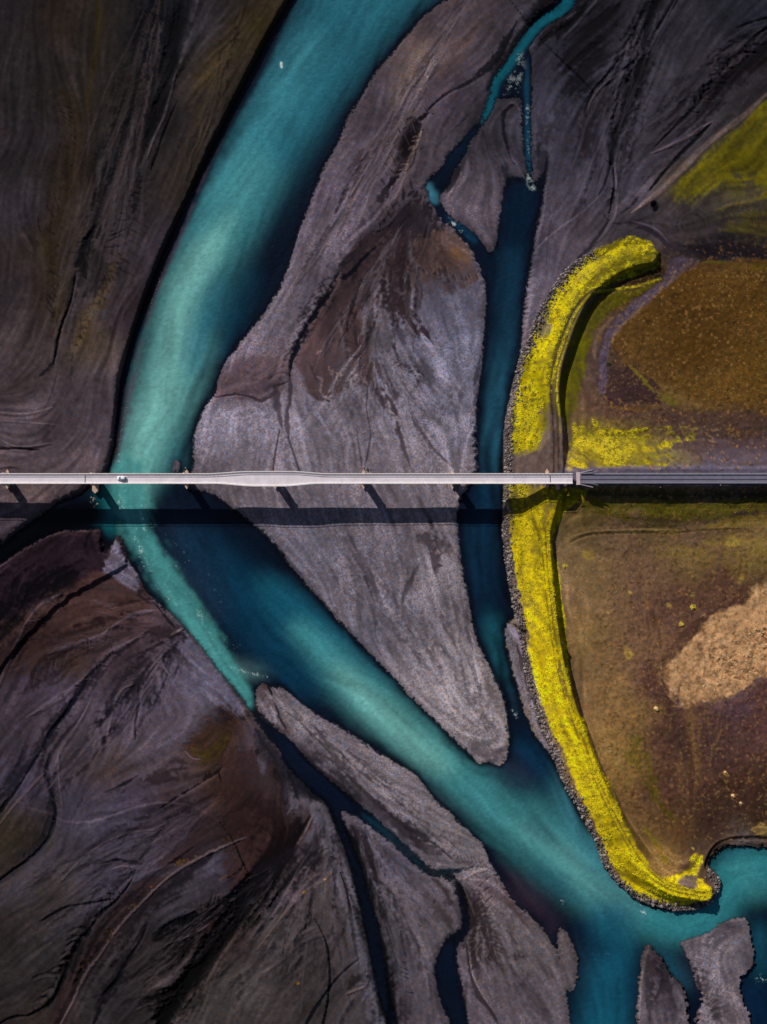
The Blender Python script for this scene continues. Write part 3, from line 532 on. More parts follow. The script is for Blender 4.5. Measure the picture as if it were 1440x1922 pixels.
k('K',[(640,790),(700,830),(770,885)],[8,9,3],(34,26,32),.85,.6,1.0)
k('K',[(680,720),(740,735),(790,715)],[6,6,2],(34,26,30),.8,.6,.7)
k('K',[(645,800),(660,840),(700,850)],[3,6,4],(140,128,132),.7,.5,.5,dz=.4,nd=True)
k('K',[(700,880),(700,1000)],[5,9,4],(110,96,100),.6,.7,.9)
k('K',[(760,760),(880,800),(960,860)],[3,5,3],(78,70,80),.5,.7,.3)
k('K',[(930,740),(1010,820),(1090,890)],[14,32,14],(62,53,56),.75,.85,.7)
k('K',[(980,650),(1050,720),(1080,800)],[8,14,10],(54,42,44),.8,.8,.5)
k('K',[(760,870),(800,950),(830,1060),(850,1200)],[8,20,24,14],(72,66,78),.5,.9,.5)
k('K',[(960,1080),(1010,1140),(1030,1200)],[4,14,10],(44,38,50),.7,.8,.9)
k('K',[(1130,680),(1180,780),(1210,870),(1185,990)],[4,9,20,26],(50,38,36),.85,.7,.9,dz=-.25)
k('K',[(1255,860),(1250,960),(1230,1060),(1290,1100)],[14,26,20,10],(50,38,36),.8,.7,1.1,dz=-.25)
for i in range(8):
    y = 930+i*22; k('K',[(1230,y),(1300,y+12),(1370,y+42)],[3,5,2],(54,42,42),.7,.7,.8,dz=-.2,nd=True)
k('K',[(1225,1010),(1270,1030),(1280,1080)],[4,6,3],(136,118,116),.6,.6,.7,dz=.3,nd=True)
for i in range(9):
    y = 690+i*24; k('K',[(1190+i*5,y),(1250+i*8,y+10)],[3,4,2],(60,48,48),.6,.7,.8,dz=-.2,nd=True)
k('K',[(1150,690),(1190,790),(1215,860)],[3,4,3],(126,112,112),.6,.6,.3,dz=.3)
k('K',[(1165,990),(1195,1180),(1240,1280),(1300,1370),(1345,1450)],[6,6,12,8,5],(42,34,38),.85,.6,.3,dz=-.3)
k('K',[(1185,1010),(1200,1160),(1250,1270),(1320,1375)],[3,4,4,3],(136,120,122),.7,.5,.3,dz=.3)
k('K',[(1160,1220),(1165,1330)],[5,8,4],(54,44,50),.7,.8)
k('K',[(400,-10),(470,40),(560,130),(700,260),(850,380),(1000,470),(1095,550)],[8,14,8,6,7,12,8],(36,30,36),.85,.6,.5,dz=-.35)
k('K',[(860,430),(950,480),(1040,525)],[8,18,8],(46,37,42),.8,.7,.8)
k('K',[(880,520),(960,520),(1080,570)],[10,24,10],(92,82,90),.6,.8,.3)
for i in range(10):
    x = 1070+i*20; k('K',[(x,500+i*5),(x+22,545+i*5),(x+60,580+i*3)],[2,4,2],(78,70,76),.6,.6,.5,dz=-.2,nd=True)
k('K',[(1080,650),(1150,655),(1230,615),(1290,600)],[3,4,6,5],(140,126,126),.7,.6,.4,dz=.3)
k('K',[(560,250),(640,330),(740,430),(850,540)],[4,6,6,4],(112,102,108),.5,.7,.6)
k('K',[(300,0),(400,70),(520,180),(600,240)],[16,22,20,10],(74,66,78),.6,.9,.5)
for i in range(14):
    x=1250+random.random()*180; y=620+random.random()*600; k('K',[(x,y),(x+20,y+60)],[2,4,2],(70,60,64),.45,.8,.8,nd=True)
k('K',[(1360,700),(1440,830),(1500,920)],[8,12,10],(70,44,42),.6,.9,.3)
# L islands
k('L',[(870,1100),(880,1200),(830,1290)],[8,26,14],(44,36,42),.8,.7,.9)
k('L',[(880,1060),(940,1180),(990,1300)],[4,10,8],(60,52,58),.6,.8,.8)
k('L',[(800,1010),(765,1130),(750,1300),(745,1440)],[5,6,6,5],(128,114,116),.7,.6,.3,dz=.3)
k('L',[(800,1200),(810,1300),(800,1400)],[8,22,14],(40,32,38),.7,.8,.7)
for i in range(8):
    y=1130+i*36; k('L',[(1030+i*5,y),(1110+i*6,y+30),(1190+i*3,y+50)],[4,7,3],(66,56,62),.55,.7,.7,dz=-.2,nd=True); k('L',[(1030+i*5,y+14),(1110+i*6,y+42)],[3,5,3],(134,124,128),.5,.7,.6,dz=.2,nd=True)
k('L',[(1230,900),(1160,970),(1110,1030)],[12,22,10],(60,54,60),.6,.9,.9)
k('L',[(1170,1120),(1260,1230),(1320,1340)],[6,14,14],(60,52,56),.5,.9,.9)
k('L',[(1220,1330),(1260,1420)],[6,16,8],(52,44,48),.6,.9,1.)
k('L',[(1220,900),(1300,930)],[8,12,6],(70,64,72),.5,.9,1.)
# levees (moss), tracks, fields
YEL = (184,162,3)
k('F',[(1480,150),(1350,160),(1200,135),(1080,130)],[14,12,9,6],(112,104,14),.75,.8,.9)
p('F',[(1000,140),(1200,145),(1480,170),(1480,920),(1300,900),(1080,910),(880,850),(800,780),(700,700),(600,620),(600,540),(650,460),(760,380),(870,290),(940,200)],(104,72,26),.55,5,.7)
p('F',[(580,700),(700,710),(820,800),(860,880),(700,930),(570,900),(545,840)],(62,43,44),.85,5,.9,dz=-.4)
k('F',[(430,800),(520,920),(700,955),(1000,965),(1480,955)],[12,26,26,26,26],(88,62,56),.65,.9,.6)
k('F',[(560,890),(700,925),(850,900)],[6,8,6],(112,80,28),.6,.8,1.)
k('F',[(680,680),(760,760),(820,830)],[5,7,4],(124,112,26),.8,.5,.3)
k('F',[(860,850),(900,870),(950,890)],[12,18,8],(110,106,20),.6,.8,.9)
k('F',[(830,780),(960,860),(1120,920)],[8,16,8],(140,112,66),.5,.9,.9)
k('F',[(960,130),(900,220),(820,290),(730,360),(640,440),(580,520),(550,620),(545,720),(540,820)],[26,24,20,20,20,20,18,16,12],(92,78,96),.9,.4,.2,dz=-.15,taper=False)
k('F',[(1060,120),(960,150),(900,130)],[14,26,14],(88,76,86),.7,.7,.3)
k('F',[(600,420),(520,520),(500,600),(500,660)],[3,4,5,4],(150,120,104),.5,.7,1.2)
k('F',[(940,170),(900,240),(800,310),(720,400),(610,510),(590,600)],[4,4,5,5,5,4],(168,136,92),.45,.7,1.3)
k('F',[(1460,1100),(1300,1120),(1000,1110),(900,1130)],[34,40,24,8],(72,56,60),.75,.8,.8)
k('F',[(1480,1190),(1250,1190),(1050,1200)],[30,34,18],(90,80,92),.7,.9,.6)
p('F',[(345,1150),(370,1070),(420,1010),(560,1020),(760,1040),(900,1050),(1060,1035),(1060,1060),(930,1100),(800,1110),(760,1130),(860,1180),(880,1210),(600,1215),(480,1228),(400,1238),(330,1215)],(146,130,18),.75,5,1.3)
k('F',[(1200,1050),(1400,1040)],[10,18,10],(120,84,40),.5,.9,1.3)
k('F',[(370,1160),(430,1170),(465,1210)],[2.5,2.5,2],(70,56,20),.8,.5,.2)
p('Z',[(1183,446),(1215,458),(1234,485),(1232,508),(1195,520),(1150,535),(1120,545),(1095,560),(1072,590),(1056,630),(1040,690),(1030,740),(1030,790),(1024,828),(1003,850),(962,855),(958,800),(975,700),(990,650),(1015,590),(1045,540),(1075,505),(1110,478),(1150,455)],(166,152,3),.95,2.5,.6)
p('Z',[(1236,524),(1190,541),(1130,556),(1098,575),(1070,620),(1052,690),(1046,750),(1046,800),(1060,806),(1076,775),(1090,720),(1105,655),(1132,597),(1190,562)],(84,80,6),.92,3,.5)  # inner slope: moss colour darkened for the shade on this side
k('Z',[(1236,527),(1190,541),(1148,547),(1114,553),(1090,573),(1070,608),(1057,642),(1047,676),(1041,710),(1040,745),(1043,780),(1046,812)],[8]*12,(196,178,20),.8,.6,.3,taper=False)
p('F',[(60,1160),(180,1130),(210,1060),(215,930),(260,900),(330,1000),(350,1080),(320,1240),(80,1245)],(96,80,74),.75,3,1.)
k('F',[(230,430),(240,470),(215,510)],[14,24,12],(92,82,80),.85,.6,.9,nd=True)
CN = [(1236,527),(1190,541),(1148,547),(1114,553),(1088,574),(1067,608),(1054,642),(1043,676),(1036,710),(1034,745),(1037,780),(1040,825),(1040,888)]
p('Z',[(957,978),(985,950),(1010,941),(1025,950),(1045,945),(1075,928),(1095,925),(1075,945),(1048,975),(1034,1010),(1033,1030),(1042,1050),(1048,1090),(1052,1130),(1058,1170),(1065,1215),(1072,1265),(1083,1310),(1095,1360),(1112,1410),(1130,1445),(1150,1490),(1165,1530),(1185,1565),(1205,1600),(1230,1635),(1262,1640),(1290,1625),(1297,1602),(1312,1603),(1310,1625),(1302,1640),(1325,1655),(1330,1680),(1300,1695),(1260,1698),(1215,1685),(1180,1665),(1155,1635),(1135,1600),(1120,1555),(1095,1510),(1075,1460),(1055,1410),(1035,1370),(1015,1310),(1000,1250),(990,1190),(980,1130),(967,1070),(958,1020)],YEL,.95,2,.5)
p('Z',[(950,905),(985,905),(1040,915),(1100,918),(1085,940),(1030,955),(985,955),(955,975),(950,950)],(150,134,14),.8,4,.8)
CS = [(1016,992),(1019,1044),(1024,1096),(1029,1148),(1036,1200),(1046,1252),(1060,1304),(1075,1350),(1090,1391),(1106,1436),(1134,1498),(1155,1540),(1176,1578),(1200,1616),(1228,1644),(1259,1661),(1294,1668),(1318,1672)]
for CR, off in ((CN, 5), (CN, -4), (CS, 4), (CS, -3)):
    A = np.array(CR, float); T = np.gradient(A, axis=0); T /= np.linalg.norm(T, axis=1)[:, None]
    B = A + np.stack([-T[:, 1], T[:, 0]], 1) * off
    north = CR is CN
    k('Z', B, [4.2 if north else 2.6], (62,48,40) if north else (112,90,30), .85 if north else .8, .5, .35 if north else .7, dz=-.15, taper=False)
k('I',[(270,760),(300,870),(320,960),(345,1050)],[4,6,5,3],(104,84,48),.75,.6,.9)
k('I',[(360,900),(390,1030),(415,1120),(440,1180)],[3,5,7,3],(92,74,62),.8,.6,.6,dz=-.2)
k('I',[(150,0),(170,120),(210,170),(250,100),(235,20)],[3,3,3,3,3],(110,92,20),.6,.6,.6)
k('I',[(260,20),(235,60),(220,140)],[10,12,6],(120,96,60),.6,.8,.6)
for (x,y) in ((220,150),(330,1200),(350,1180),(160,820)): k('I',[(x-10,y),(x+12,y+4)],[6,10,6],(96,80,40),.6,.8,1.3,nd=True)
p('Z',[(1266,1648),(1290,1640),(1308,1645),(1302,1658),(1280,1660)],(84,70,68),.9,2,.5)
k('I',[(480,60),(700,90),(900,100),(1100,90),(1300,60),(1460,30)],[6,14,16,18,20,22],(56,38,36),.7,.8,.6)
k('I',[(360,230),(430,195),(520,178),(760,172),(900,178),(1050,160),(1300,150)],[3,3.5,3.5,3.5,3,3,3],(66,50,30),.85,.5,.3,dz=-.25)
k('I',[(340,210),(420,180),(520,162),(760,155),(1000,160)],[2.5]*5,(150,126,74),.5,.6,.5,dz=.15)
k('I',[(1100,130),(1300,100),(1470,85)],[12,18,20],(150,124,50),.6,.9,1.2)
k('I',[(800,260),(1000,250),(1200,270),(1450,260)],[14,34,40,30],(138,116,46),.5,.9,1.5)
for (x,y,r) in ((1240,230,16),(1090,240,14),(690,490,6),(965,665,7),(1030,570,9),(1020,500,9),(1150,700,8),(835,1118,11),(570,600,5),(900,560,6),(340,350,5),(1290,420,8),(690,820,14),(450,290,16)):
    k('I',[(x-4,y),(x+4,y+3)],[r,r,r],(172,144,60),.7,.8,1.,taper=False,nd=True)
k('I',[(1460,390),(1330,450),(1250,550),(1100,620),(1010,700),(920,790),(860,860)],[20,30,26,22,20,20,14],(76,48,42),.7,.8,.6)
k('I',[(760,880),(800,980),(870,1060),(920,1100)],[22,34,26,12],(80,52,48),.7,.9,.8)
p('I',[(1480,480),(1350,480),(1290,560),(1100,625),(1040,720),(960,820),(852,900),(852,960),(920,1060),(990,1120),(1060,1080),(1200,1070),(1320,1000),(1400,940),(1480,940)],(184,142,100),.93,5,.35)
k('I',[(850,900),(850,970),(920,1070),(990,1125)],[3,4,4,3],(150,112,84),.5,.5,.4)
k('I',[(940,1060),(960,1100),(940,1130)],[4,5,3],(110,88,104),.7,.6)
k('I',[(1060,1090),(1200,1080),(1320,1020),(1380,960),(1450,950)],[6,8,10,10,6],(104,80,84),.7,.7,.6)
k('I',[(1100,1100),(1250,1130),(1350,1120)],[20,36,20],(84,62,70),.7,.9,.5)
k('I',[(1150,1140),(1140,1260),(1150,1440)],[24,50,50],(66,46,46),.6,.9,.4)
k('I',[(930,1150),(960,1290),(990,1440)],[10,16,14],(76,54,52),.6,.9,.4)
k('I',[(1000,1160),(1040,1300),(1050,1440)],[4,8,10],(122,90,50),.5,.9,1.)
k('I',[(900,1170),(890,1300)],[5,9,5],(116,88,60),.5,.9,.8)
k('I',[(750,1250),(720,1370),(740,1440)],[10,22,12],(94,84,10),.75,.8,1.)
k('L',[(790,-30),(815,140),(870,260),(940,340)],[14,20,16,6],(88,80,8),.75,.8,.9)
k('L',[(760,360),(840,470),(890,560)],[5,14,8],(130,116,14),.75,.7,1.)
k('L',[(640,250),(720,380),(820,520),(880,600),(960,600)],[3,4,4,5,4],(150,118,66),.6,.6,.4)
k('L',[(600,130),(640,280),(720,420),(800,530)],[3,4,4,3],(98,90,10),.7,.7,1.2)
k('L',[(960,590),(1040,560),(1100,480),(1150,440),(1230,420)],[12,22,18,12,8],(66,48,38),.7,.8,.4)
k('L',[(1100,600),(1110,540),(1150,470),(1220,435),(1300,428),(1480,432)],[6,7,7,7,7,6],(14,11,14),.95,.5,.3,dz=-.5)
k('L',[(1200,475),(1300,455),(1460,460)],[4,8,10],(104,92,92),.8,.6,1.2,dz=.4)
k('L',[(1370,400),(1420,385),(1480,400)],[8,18,20],(182,150,84),.9,.6,.8,dz=.4,nd=True)
k('L',[(1080,520),(1060,570)],[8,14,8],(196,180,8),.85,.6,.8,nd=True)
for (x,y,r) in ((1205,75,7),(1250,198,9),(1290,240,7),(1030,480,4)): k('L',[(x-3,y),(x+3,y+4)],[r,r,r],(190,150,84),.85,.6,.6,taper=False,nd=True)
k('L',[(1130,160),(1170,120),(1210,130)],[4,8,4],(56,38,34),.7,.8)
k('L',[(1300,200),(1330,120),(1360,60)],[5,7,4],(104,74,44),.4,.9,.9)
k('L',[(1000,100),(1010,20)],[5,8,5],(112,82,44),.5,.9,1.2)
# east bar beside the lower levee
p('I',[(20,690),(60,680),(110,790),(160,960),(200,1100),(250,1260),(310,1400),(300,1420),(250,1345),(190,1265),(130,1125),(90,995),(50,850)],(112,104,116),.7,3,.8,dz=.1)
k('I',[(70,700),(110,860),(160,1040),(220,1210),(290,1370)],[3,8,9,9,8],(44,32,36),.75,.7,.7,dz=-.1)
# road verge at the embankment
k('Z',[(1090,884),(1180,880),(1300,880),(1460,881),(1580,881)],[6,12,12,12,12],(98,90,108),.8,.6,.4,taper=False)
k('Z',[(1060,897),(1100,897),(1580,897)],[30,34,34],(92,86,104),.9,.4,.1,taper=False)

# broad hollows, near black silt plus shade painted in, and the paler benches between them
def broad(pts, w, col, a=.75, dz=0.): k('Z', pts, w, col, a, .95, .5, dz=dz)
W0 = (3,3,8); W1 = (20,13,19)
broad([(-30,1180),(40,1125),(100,1095),(150,1075)],[70,76,50,20],W0,.9,-.4)
broad([(0,1070),(60,1035),(130,1015),(180,1030)],[30,34,34,24],(24,15,22),.6)
broad([(0,1250),(40,1190),(90,1150)],[40,40,20],(26,17,22),.7)
broad([(560,1540),(520,1620),(470,1690),(410,1770),(350,1850),(300,1930)],[50,84,64,44,48,66],W0,.9,-.8)
broad([(470,1500),(520,1540),(540,1600)],[30,60,40],(26,15,17),.6)
broad([(400,1600),(330,1660),(260,1710),(200,1780),(150,1850),(110,1920)],[24,30,34,34,36,38],W1,.75,-.4)
broad([(250,1640),(180,1710),(150,1780),(110,1860),(60,1900)],[10,18,22,24,14],W0,.75,-.4)
broad([(380,1730),(330,1745),(290,1765)],[30,26,10],W0,.9,-.4)
broad([(345,1850),(300,1870),(260,1880)],[30,26,12],W0,.85)
broad([(280,1730),(240,1790),(200,1880)],[10,16,26],(14,12,20),.7,-.3)
broad([(210,1225),(160,1290),(110,1350),(60,1430),(0,1500)],[14,20,24,26,26],(14,14,26),.75,-.5)
broad([(90,1430),(100,1530),(70,1600),(0,1655)],[14,18,22,20],(12,12,20),.65,-.4)
broad([(290,1220),(240,1280),(200,1340)],[20,34,20],(38,30,38),.6,-.2)
broad([(350,1200),(300,1190),(230,1160),(170,1170)],[20,24,20,14],(40,26,28),.6,-.2)
broad([(60,1290),(100,1240),(150,1200)],[26,34,20],(40,27,30),.7,-.2)
broad([(480,1370),(520,1430),(570,1480),(610,1500)],[20,30,34,20],(10,12,24),.8,-.3)
broad([(630,1530),(665,1600),(690,1680),(710,1780),(730,1880),(745,1960)],[24,36,44,46,44,44],W0,.85,-.5)
broad([(560,1590),(500,1640),(450,1720)],[14,26,14],(30,26,34),.7,-.3)
broad([(860,1660),(880,1720),(870,1780)],[16,26,16],(30,22,24),.7,-.3)
broad([(840,1760),(835,1830),(850,1900)],[30,46,44],(20,22,34),.75,-.3)
broad([(790,1580),(720,1530),(660,1490)],[14,20,14],(44,36,44),.6,-.2)
broad([(330,1620),(240,1650),(170,1700),(90,1760)],[14,30,34,30],(84,76,92),.45,.3)
broad([(230,1480),(160,1540),(80,1620),(0,1700)],[30,50,50,40],(92,84,100),.45,.3)
broad([(330,1280),(380,1330),(300,1400)],[30,50,30],(112,104,120),.4,.2)
broad([(560,1720),(500,1830),(440,1922)],[40,70,70],(88,80,82),.4,.3)
broad([(720,1640),(770,1700),(790,1800),(810,1900)],[40,60,56,50],(120,110,120),.45,.2)
broad([(600,1560),(640,1680),(680,1800),(710,1900)],[14,16,16,16],(120,112,124),.5,.2)
broad([(500,1300),(580,1370),(680,1440),(780,1500),(860,1580)],[14,40,50,50,30],(140,130,136),.45,.1)
broad([(300,-30),(290,60),(275,150),(240,240),(200,330),(180,420),(160,470)],[60,60,46,34,28,26,30],(10,12,20),.75,-.3)
broad([(370,-30),(340,80),(310,180),(280,280)],[30,34,26,12],(12,13,20),.65,-.3)
broad([(440,300),(400,380),(350,460)],[20,30,20],(60,50,54),.4)
broad([(180,470),(190,520),(160,560)],[24,30,14],(16,15,22),.7,-.2)
broad([(1000,300),(1080,160),(1130,60)],[20,30,20],(30,26,36),.5)
broad([(1240,-20),(1200,80),(1185,170),(1160,250)],[30,44,52,34],(8,9,17),.8,-.4)
broad([(1130,100),(1100,140),(1070,180)],[40,44,30],(16,14,22),.75,-.2)
broad([(1440,90),(1360,150),(1320,210),(1270,260)],[40,40,30,16],(14,12,20),.75,-.3)
broad([(1120,190),(1100,240),(1110,300)],[20,34,20],(26,23,32),.6)
broad([(1100,350),(1120,290),(1110,240)],[14,26,14],(50,46,58),.5)
broad([(1280,465),(1350,470),(1450,478)],[24,30,30],(22,18,26),.75)
broad([(640,530),(680,470),(730,420),(780,400)],[36,52,60,40],(30,22,28),.75,-.2)
broad([(600,640),(640,570),(690,500)],[30,44,36],(52,38,42),.6)
broad([(760,480),(755,550),(780,620)],[34,34,20],(46,34,38),.7)
broad([(670,600),(690,680),(720,760)],[26,30,20],(50,38,42),.7)
broad([(780,250),(760,300),(730,350)],[16,24,14],(16,11,16),.8,-.4)
broad([(840,340),(870,300),(860,280)],[20,24,12],(14,14,22),.6)
broad([(440,740),(480,730),(530,720)],[14,26,20],(62,48,54),.6)
k('Z',[(1090,945),(1180,958),(1300,955),(1460,945)],[26,34,36,36],(100,94,10),.8,.8,.7)
k('Z',[(1090,925),(1250,930),(1460,930)],[18,20,20],(44,42,30),.7,.8,.5)  # embankment's south face darkened where its own shadow lies
broad([(1110,-40),(1080,10),(1040,50),(1000,95)],[30,26,22,14],W0,.85,-.2)
broad([(1030,-30),(1010,20),(975,70),(940,120),(915,170)],[34,34,28,22,14],W0,.85,-.2)
broad([(560,1425),(610,1470),(660,1500)],[60,70,40],(6,8,20),.85,-.2)
broad([(700,1500),(760,1560),(800,1600)],[16,24,14],(44,36,42),.7)
k('Z',[(1165,1666),(1190,1684),(1222,1695),(1260,1702),(1300,1702),(1334,1690),(1346,1668)],[8,13,17,19,19,16,10],(26,24,8),.85,.6,.7)  # shade of the levee tip's south slope, painted as a dark strip
broad([(1236,500),(1232,520),(1200,528),(1160,536)],[10,20,18,10],(22,20,5),.7)  # painted shade between the levee head and the track
broad([(950,1780),(990,1850),(1030,1920)],[20,30,30],(70,60,68),.5)
broad([(1215,1790),(1240,1850),(1260,1910)],[14,34,34],(44,36,44),.6,-.1)
broad([(890,1640),(940,1680),(990,1740)],[16,20,18],(74,62,68),.6)
broad([(900,1420),(930,1425),(950,1400)],[10,20,14],(50,44,52),.6)
def fan(o, arc, n, dark, light, w=(2, 9), a=.55, bend=.12, dz=.10):
    A_, _ = spline(np.array(arc, float)); o = np.array(o, float)
    for i in range(n):
        e = A_[random.randrange(len(A_))] + np.array([random.gauss(0, 10), random.gauss(0, 10)])
        t0 = random.uniform(.04, .6); t1 = min(1., t0 + random.uniform(.15, .5)); d = e - o; nn = np.array([-d[1], d[0]]); b = random.gauss(0, bend)
        P = [o + d * t + nn * b * t * (1 - t) + np.array([random.gauss(0, 2.5), random.gauss(0, 2.5)]) for t in np.linspace(t0, t1, 6)]
        wd_ = random.uniform(*w); dk_ = random.random() < .6
        k('Z', P, [1.5, wd_, wd_ * .8, 1.5], dark if dk_ else light, a * random.uniform(.5, 1.2), .85, .9, dz=-dz if dk_ else dz, nd=True)
        if dk_ and random.random() < .5:                     # a branch
            q = P[3]; f_ = min(1., 26. / (np.linalg.norm(P[5] - q) + 1e-6)); k('Z', [q, q + (P[5] - q) * .5 * f_ + nn / np.linalg.norm(nn) * random.choice((-8, 8)), q + (P[5] - q) * f_ + nn / np.linalg.norm(nn) * random.choice((-16, 16))], [wd_ * .6, wd_ * .5, 1], dark, a * .8, .8, .9, dz=-dz, nd=True)
fan((760,410),[(560,720),(620,750),(690,740),(760,700),(810,640)],60,(36,25,30),(108,98,106),(2,10),.6)
fan((700,620),[(480,880),(560,885),(640,885),(720,885),(800,880),(870,860)],70,(84,76,84),(150,142,152),(2,7),.4,dz=.05)
fan((850,700),[(760,880),(830,880),(880,840)],25,(78,70,80),(146,138,150),(2,6),.45,dz=.05)
fan((930,1400),[(600,1030),(680,1010),(760,1000),(830,1020),(860,1080)],70,(78,70,76),(148,140,148),(2,8),.4,.06,dz=.05)
fan((350,1180),[(0,1640),(40,1540),(110,1500),(190,1440),(250,1400),(330,1340)],80,(22,18,28),(104,92,106),(2,10),.5)
fan((330,1170),[(0,1300),(20,1230),(60,1160),(140,1120)],35,(22,13,18),(84,66,70),(2,10),.5)
fan((430,1480),[(0,1840),(40,1760),(0,1700),(60,1640)],50,(26,22,30),(92,82,92),(2,9),.45)
fan((560,1600),[(60,1922),(160,1922),(250,1922),(330,1840)],50,(16,13,20),(92,80,88),(2,9),.5)
fan((620,1520),[(340,1922),(430,1922),(520,1922),(600,1922),(660,1900)],60,(32,28,34),(104,94,98),(2,10),.45)
fan((660,1480),[(740,1900),(790,1900),(830,1860),(830,1760)],45,(50,42,52),(128,118,126),(2,9),.45)
fan((540,1320),[(900,1600),(850,1620),(780,1560)],40,(58,50,58),(136,126,132),(2,7),.4,.05)
fan((890,1640),[(900,1922),(970,1922),(1040,1900)],45,(52,44,50),(128,118,122),(2,9),.45)
fan((320,-60),[(30,760),(90,740),(140,760),(190,700),(220,620)],70,(22,18,22),(84,72,74),(2,10),.4,.08)
fan((480,-40),[(290,500),(330,420),(380,300)],25,(34,28,26),(86,72,56),(2,8),.4,.06)
fan((1240,-40),[(1040,470),(1090,430),(1140,400),(1060,300)],45,(26,24,34),(104,96,110),(2,9),.45)
fan((1460,40),[(1150,400),(1170,330),(1190,280),(1220,180)],40,(22,19,28),(96,88,98),(2,8),.45,.06)
fan((900,-40),[(450,700),(500,640),(580,520),(640,420)],60,(60,50,58),(132,118,120),(2,8),.4,.06)
fan((1300,1560),[(1180,1060),(1240,1060),(1320,1040),(1420,1060)],40,(64,44,36),(134,102,62),(3,12),.35,.15,dz=.03)
# side gullies that run into the scarps
def feathers(t, pts, side, L, n, lean=.7, dark=(20,18,26), light=(96,82,88), dz=-.35):
    Q, U = spline(tp(t, pts)); T = np.gradient(Q, axis=0); T /= np.linalg.norm(T, axis=1)[:, None] + 1e-9
    for i in range(n):
        j = int((i + .2 + .6 * random.random()) / n * (len(Q) - 1)); P = Q[j]; d = T[j]; nr = np.array([-d[1], d[0]]) * side
        l = L * random.uniform(.25, 1.4); le_ = lean * random.uniform(.5, 1.7); e = P + nr * l - d * l * le_; m_ = P + nr * l * .5 - d * l * le_ * .5 + np.array([random.gauss(0, 1), random.gauss(0, 1)])
        k('Z', [P, m_, e], [random.uniform(2.4, 5.5), random.uniform(1.6, 3.6), 1.2], dark, random.uniform(.45, .85), .7, .8, dz=dz, nd=True)
        if random.random() < .3: k('Z', [P + d * 2.2, m_ + d * 2.4, e + d * 1.5], [1.4, 2.0, 1.2], light, .4, .6, .5, dz=.2, nd=True)
feathers('J',[(740,600),(640,760),(540,850),(480,940),(400,1060),(340,1200),(290,1300),(170,1380)],1,16,26)
feathers('J',[(1220,0),(1100,130),(1000,190)],1,10,7)
feathers('J',[(260,70),(302,300),(240,470),(80,600)],1,9,10)
feathers('J',[(1260,740),(1060,860),(900,950)],1,18,9,dark=(10,8,12))
feathers('J',[(990,1200),(930,1260),(780,1300)],1,14,7,dark=(10,8,12))
feathers('G',[(610,830),(440,1020),(310,1210),(210,1370)],1,12,14)
feathers('G',[(610,830),(440,1020),(310,1210),(210,1370)],-1,10,10)
feathers('G',[(810,690),(610,810),(480,940),(330,1060)],-1,14,14,dark=(40,32,42),dz=-.2)
feathers('G',[(960,720),(820,790),(700,900),(640,1000)],-1,20,14,dark=(36,28,38),dz=-.25)
feathers('G',[(340,500),(160,640),(60,850)],-1,14,10,dark=(40,28,34),dz=-.2)
feathers('G',[(180,920),(300,850),(450,760),(640,650)],1,22,14,dark=(50,38,40),light=(90,76,84),dz=-.2)
feathers('E',[(620,90),(470,220),(345,410),(260,560)],1,22,16,dark=(36,28,34))
feathers('E',[(790,60),(775,200),(850,430),(1000,570)],-1,18,12,dark=(58,46,50),light=(110,100,108),dz=-.15)
feathers('E',[(560,340),(555,560),(650,770)],1,14,9,dark=(46,34,38),dz=-.15)
feathers('E',[(300,800),(400,880),(500,830),(560,760)],-1,12,10,dark=(58,46,50),light=(120,108,114),dz=-.15)
feathers('E',[(800,660),(930,730),(900,800)],1,16,12,dark=(60,54,62),light=(126,118,128),dz=-.15)
feathers('B',[(965,615),(870,760),(830,860),(725,1050)],1,24,16,dark=(22,16,22))
feathers('B',[(965,615),(870,760),(830,860),(725,1050)],-1,12,14,dark=(30,22,28),light=(138,116,110))
feathers('B',[(900,1000),(760,1180),(560,1370)],1,14,14,dark=(12,10,16))
feathers('B',[(1440,130),(1250,400),(1000,560)],1,12,10,dark=(30,26,36))
feathers('C',[(850,-20),(720,350),(640,620)],1,18,10,dark=(24,22,32))
feathers('C',[(1470,160),(1180,420),(980,650)],1,16,14,dark=(20,18,28))
feathers('C',[(1470,160),(1180,420),(980,650)],-1,16,10,dark=(24,20,30))
feathers('C',[(600,860),(615,1080),(560,1260)],1,12,8,dark=(34,32,42))
feathers('A',[(860,0),(820,450),(660,840),(570,1060)],1,22,14,dark=(22,22,30),light=(62,54,60),dz=-.2)
feathers('D',[(700,100),(600,300),(480,500),(400,620)],1,20,18,dark=(40,32,28),light=(86,72,50),dz=-.2)
feathers('D',[(330,0),(330,300),(300,450)],1,22,14,dark=(30,26,26),light=(66,54,44),dz=-.2)
feathers('A',[(400,600),(420,800),(330,1150),(180,1330)],1,24,18,dark=(28,24,26),light=(66,54,40),dz=-.2)
feathers('A',[(760,1000),(640,1200),(560,1380)],-1,24,14,dark=(34,28,32),light=(74,64,72),dz=-.2)
feathers('K',[(560,400),(660,560),(690,700)],-1,12,8,dark=(44,34,38))
feathers('K',[(640,540),(690,760),(720,1000),(770,1300)],-1,14,16,dark=(30,24,30),light=(110,100,106))
feathers('K',[(1210,700),(1210,870),(1185,990),(1200,1180)],-1,26,20,dark=(50,38,38),light=(120,106,106))
feathers('K',[(1080,500),(1180,560),(1270,560)],1,16,14,dark=(70,60,66),light=(140,128,132),dz=-.15)
feathers('K',[(400,0),(700,260),(1000,470)],-1,10,16,dark=(50,42,48),light=(120,110,114),dz=-.2)
feathers('K',[(420,490),(230,640),(80,880)],1,12,10,dark=(34,30,34))
feathers('K',[(1080,650),(870,1020),(850,1150),(900,1300)],1,14,10,dark=(50,44,52))
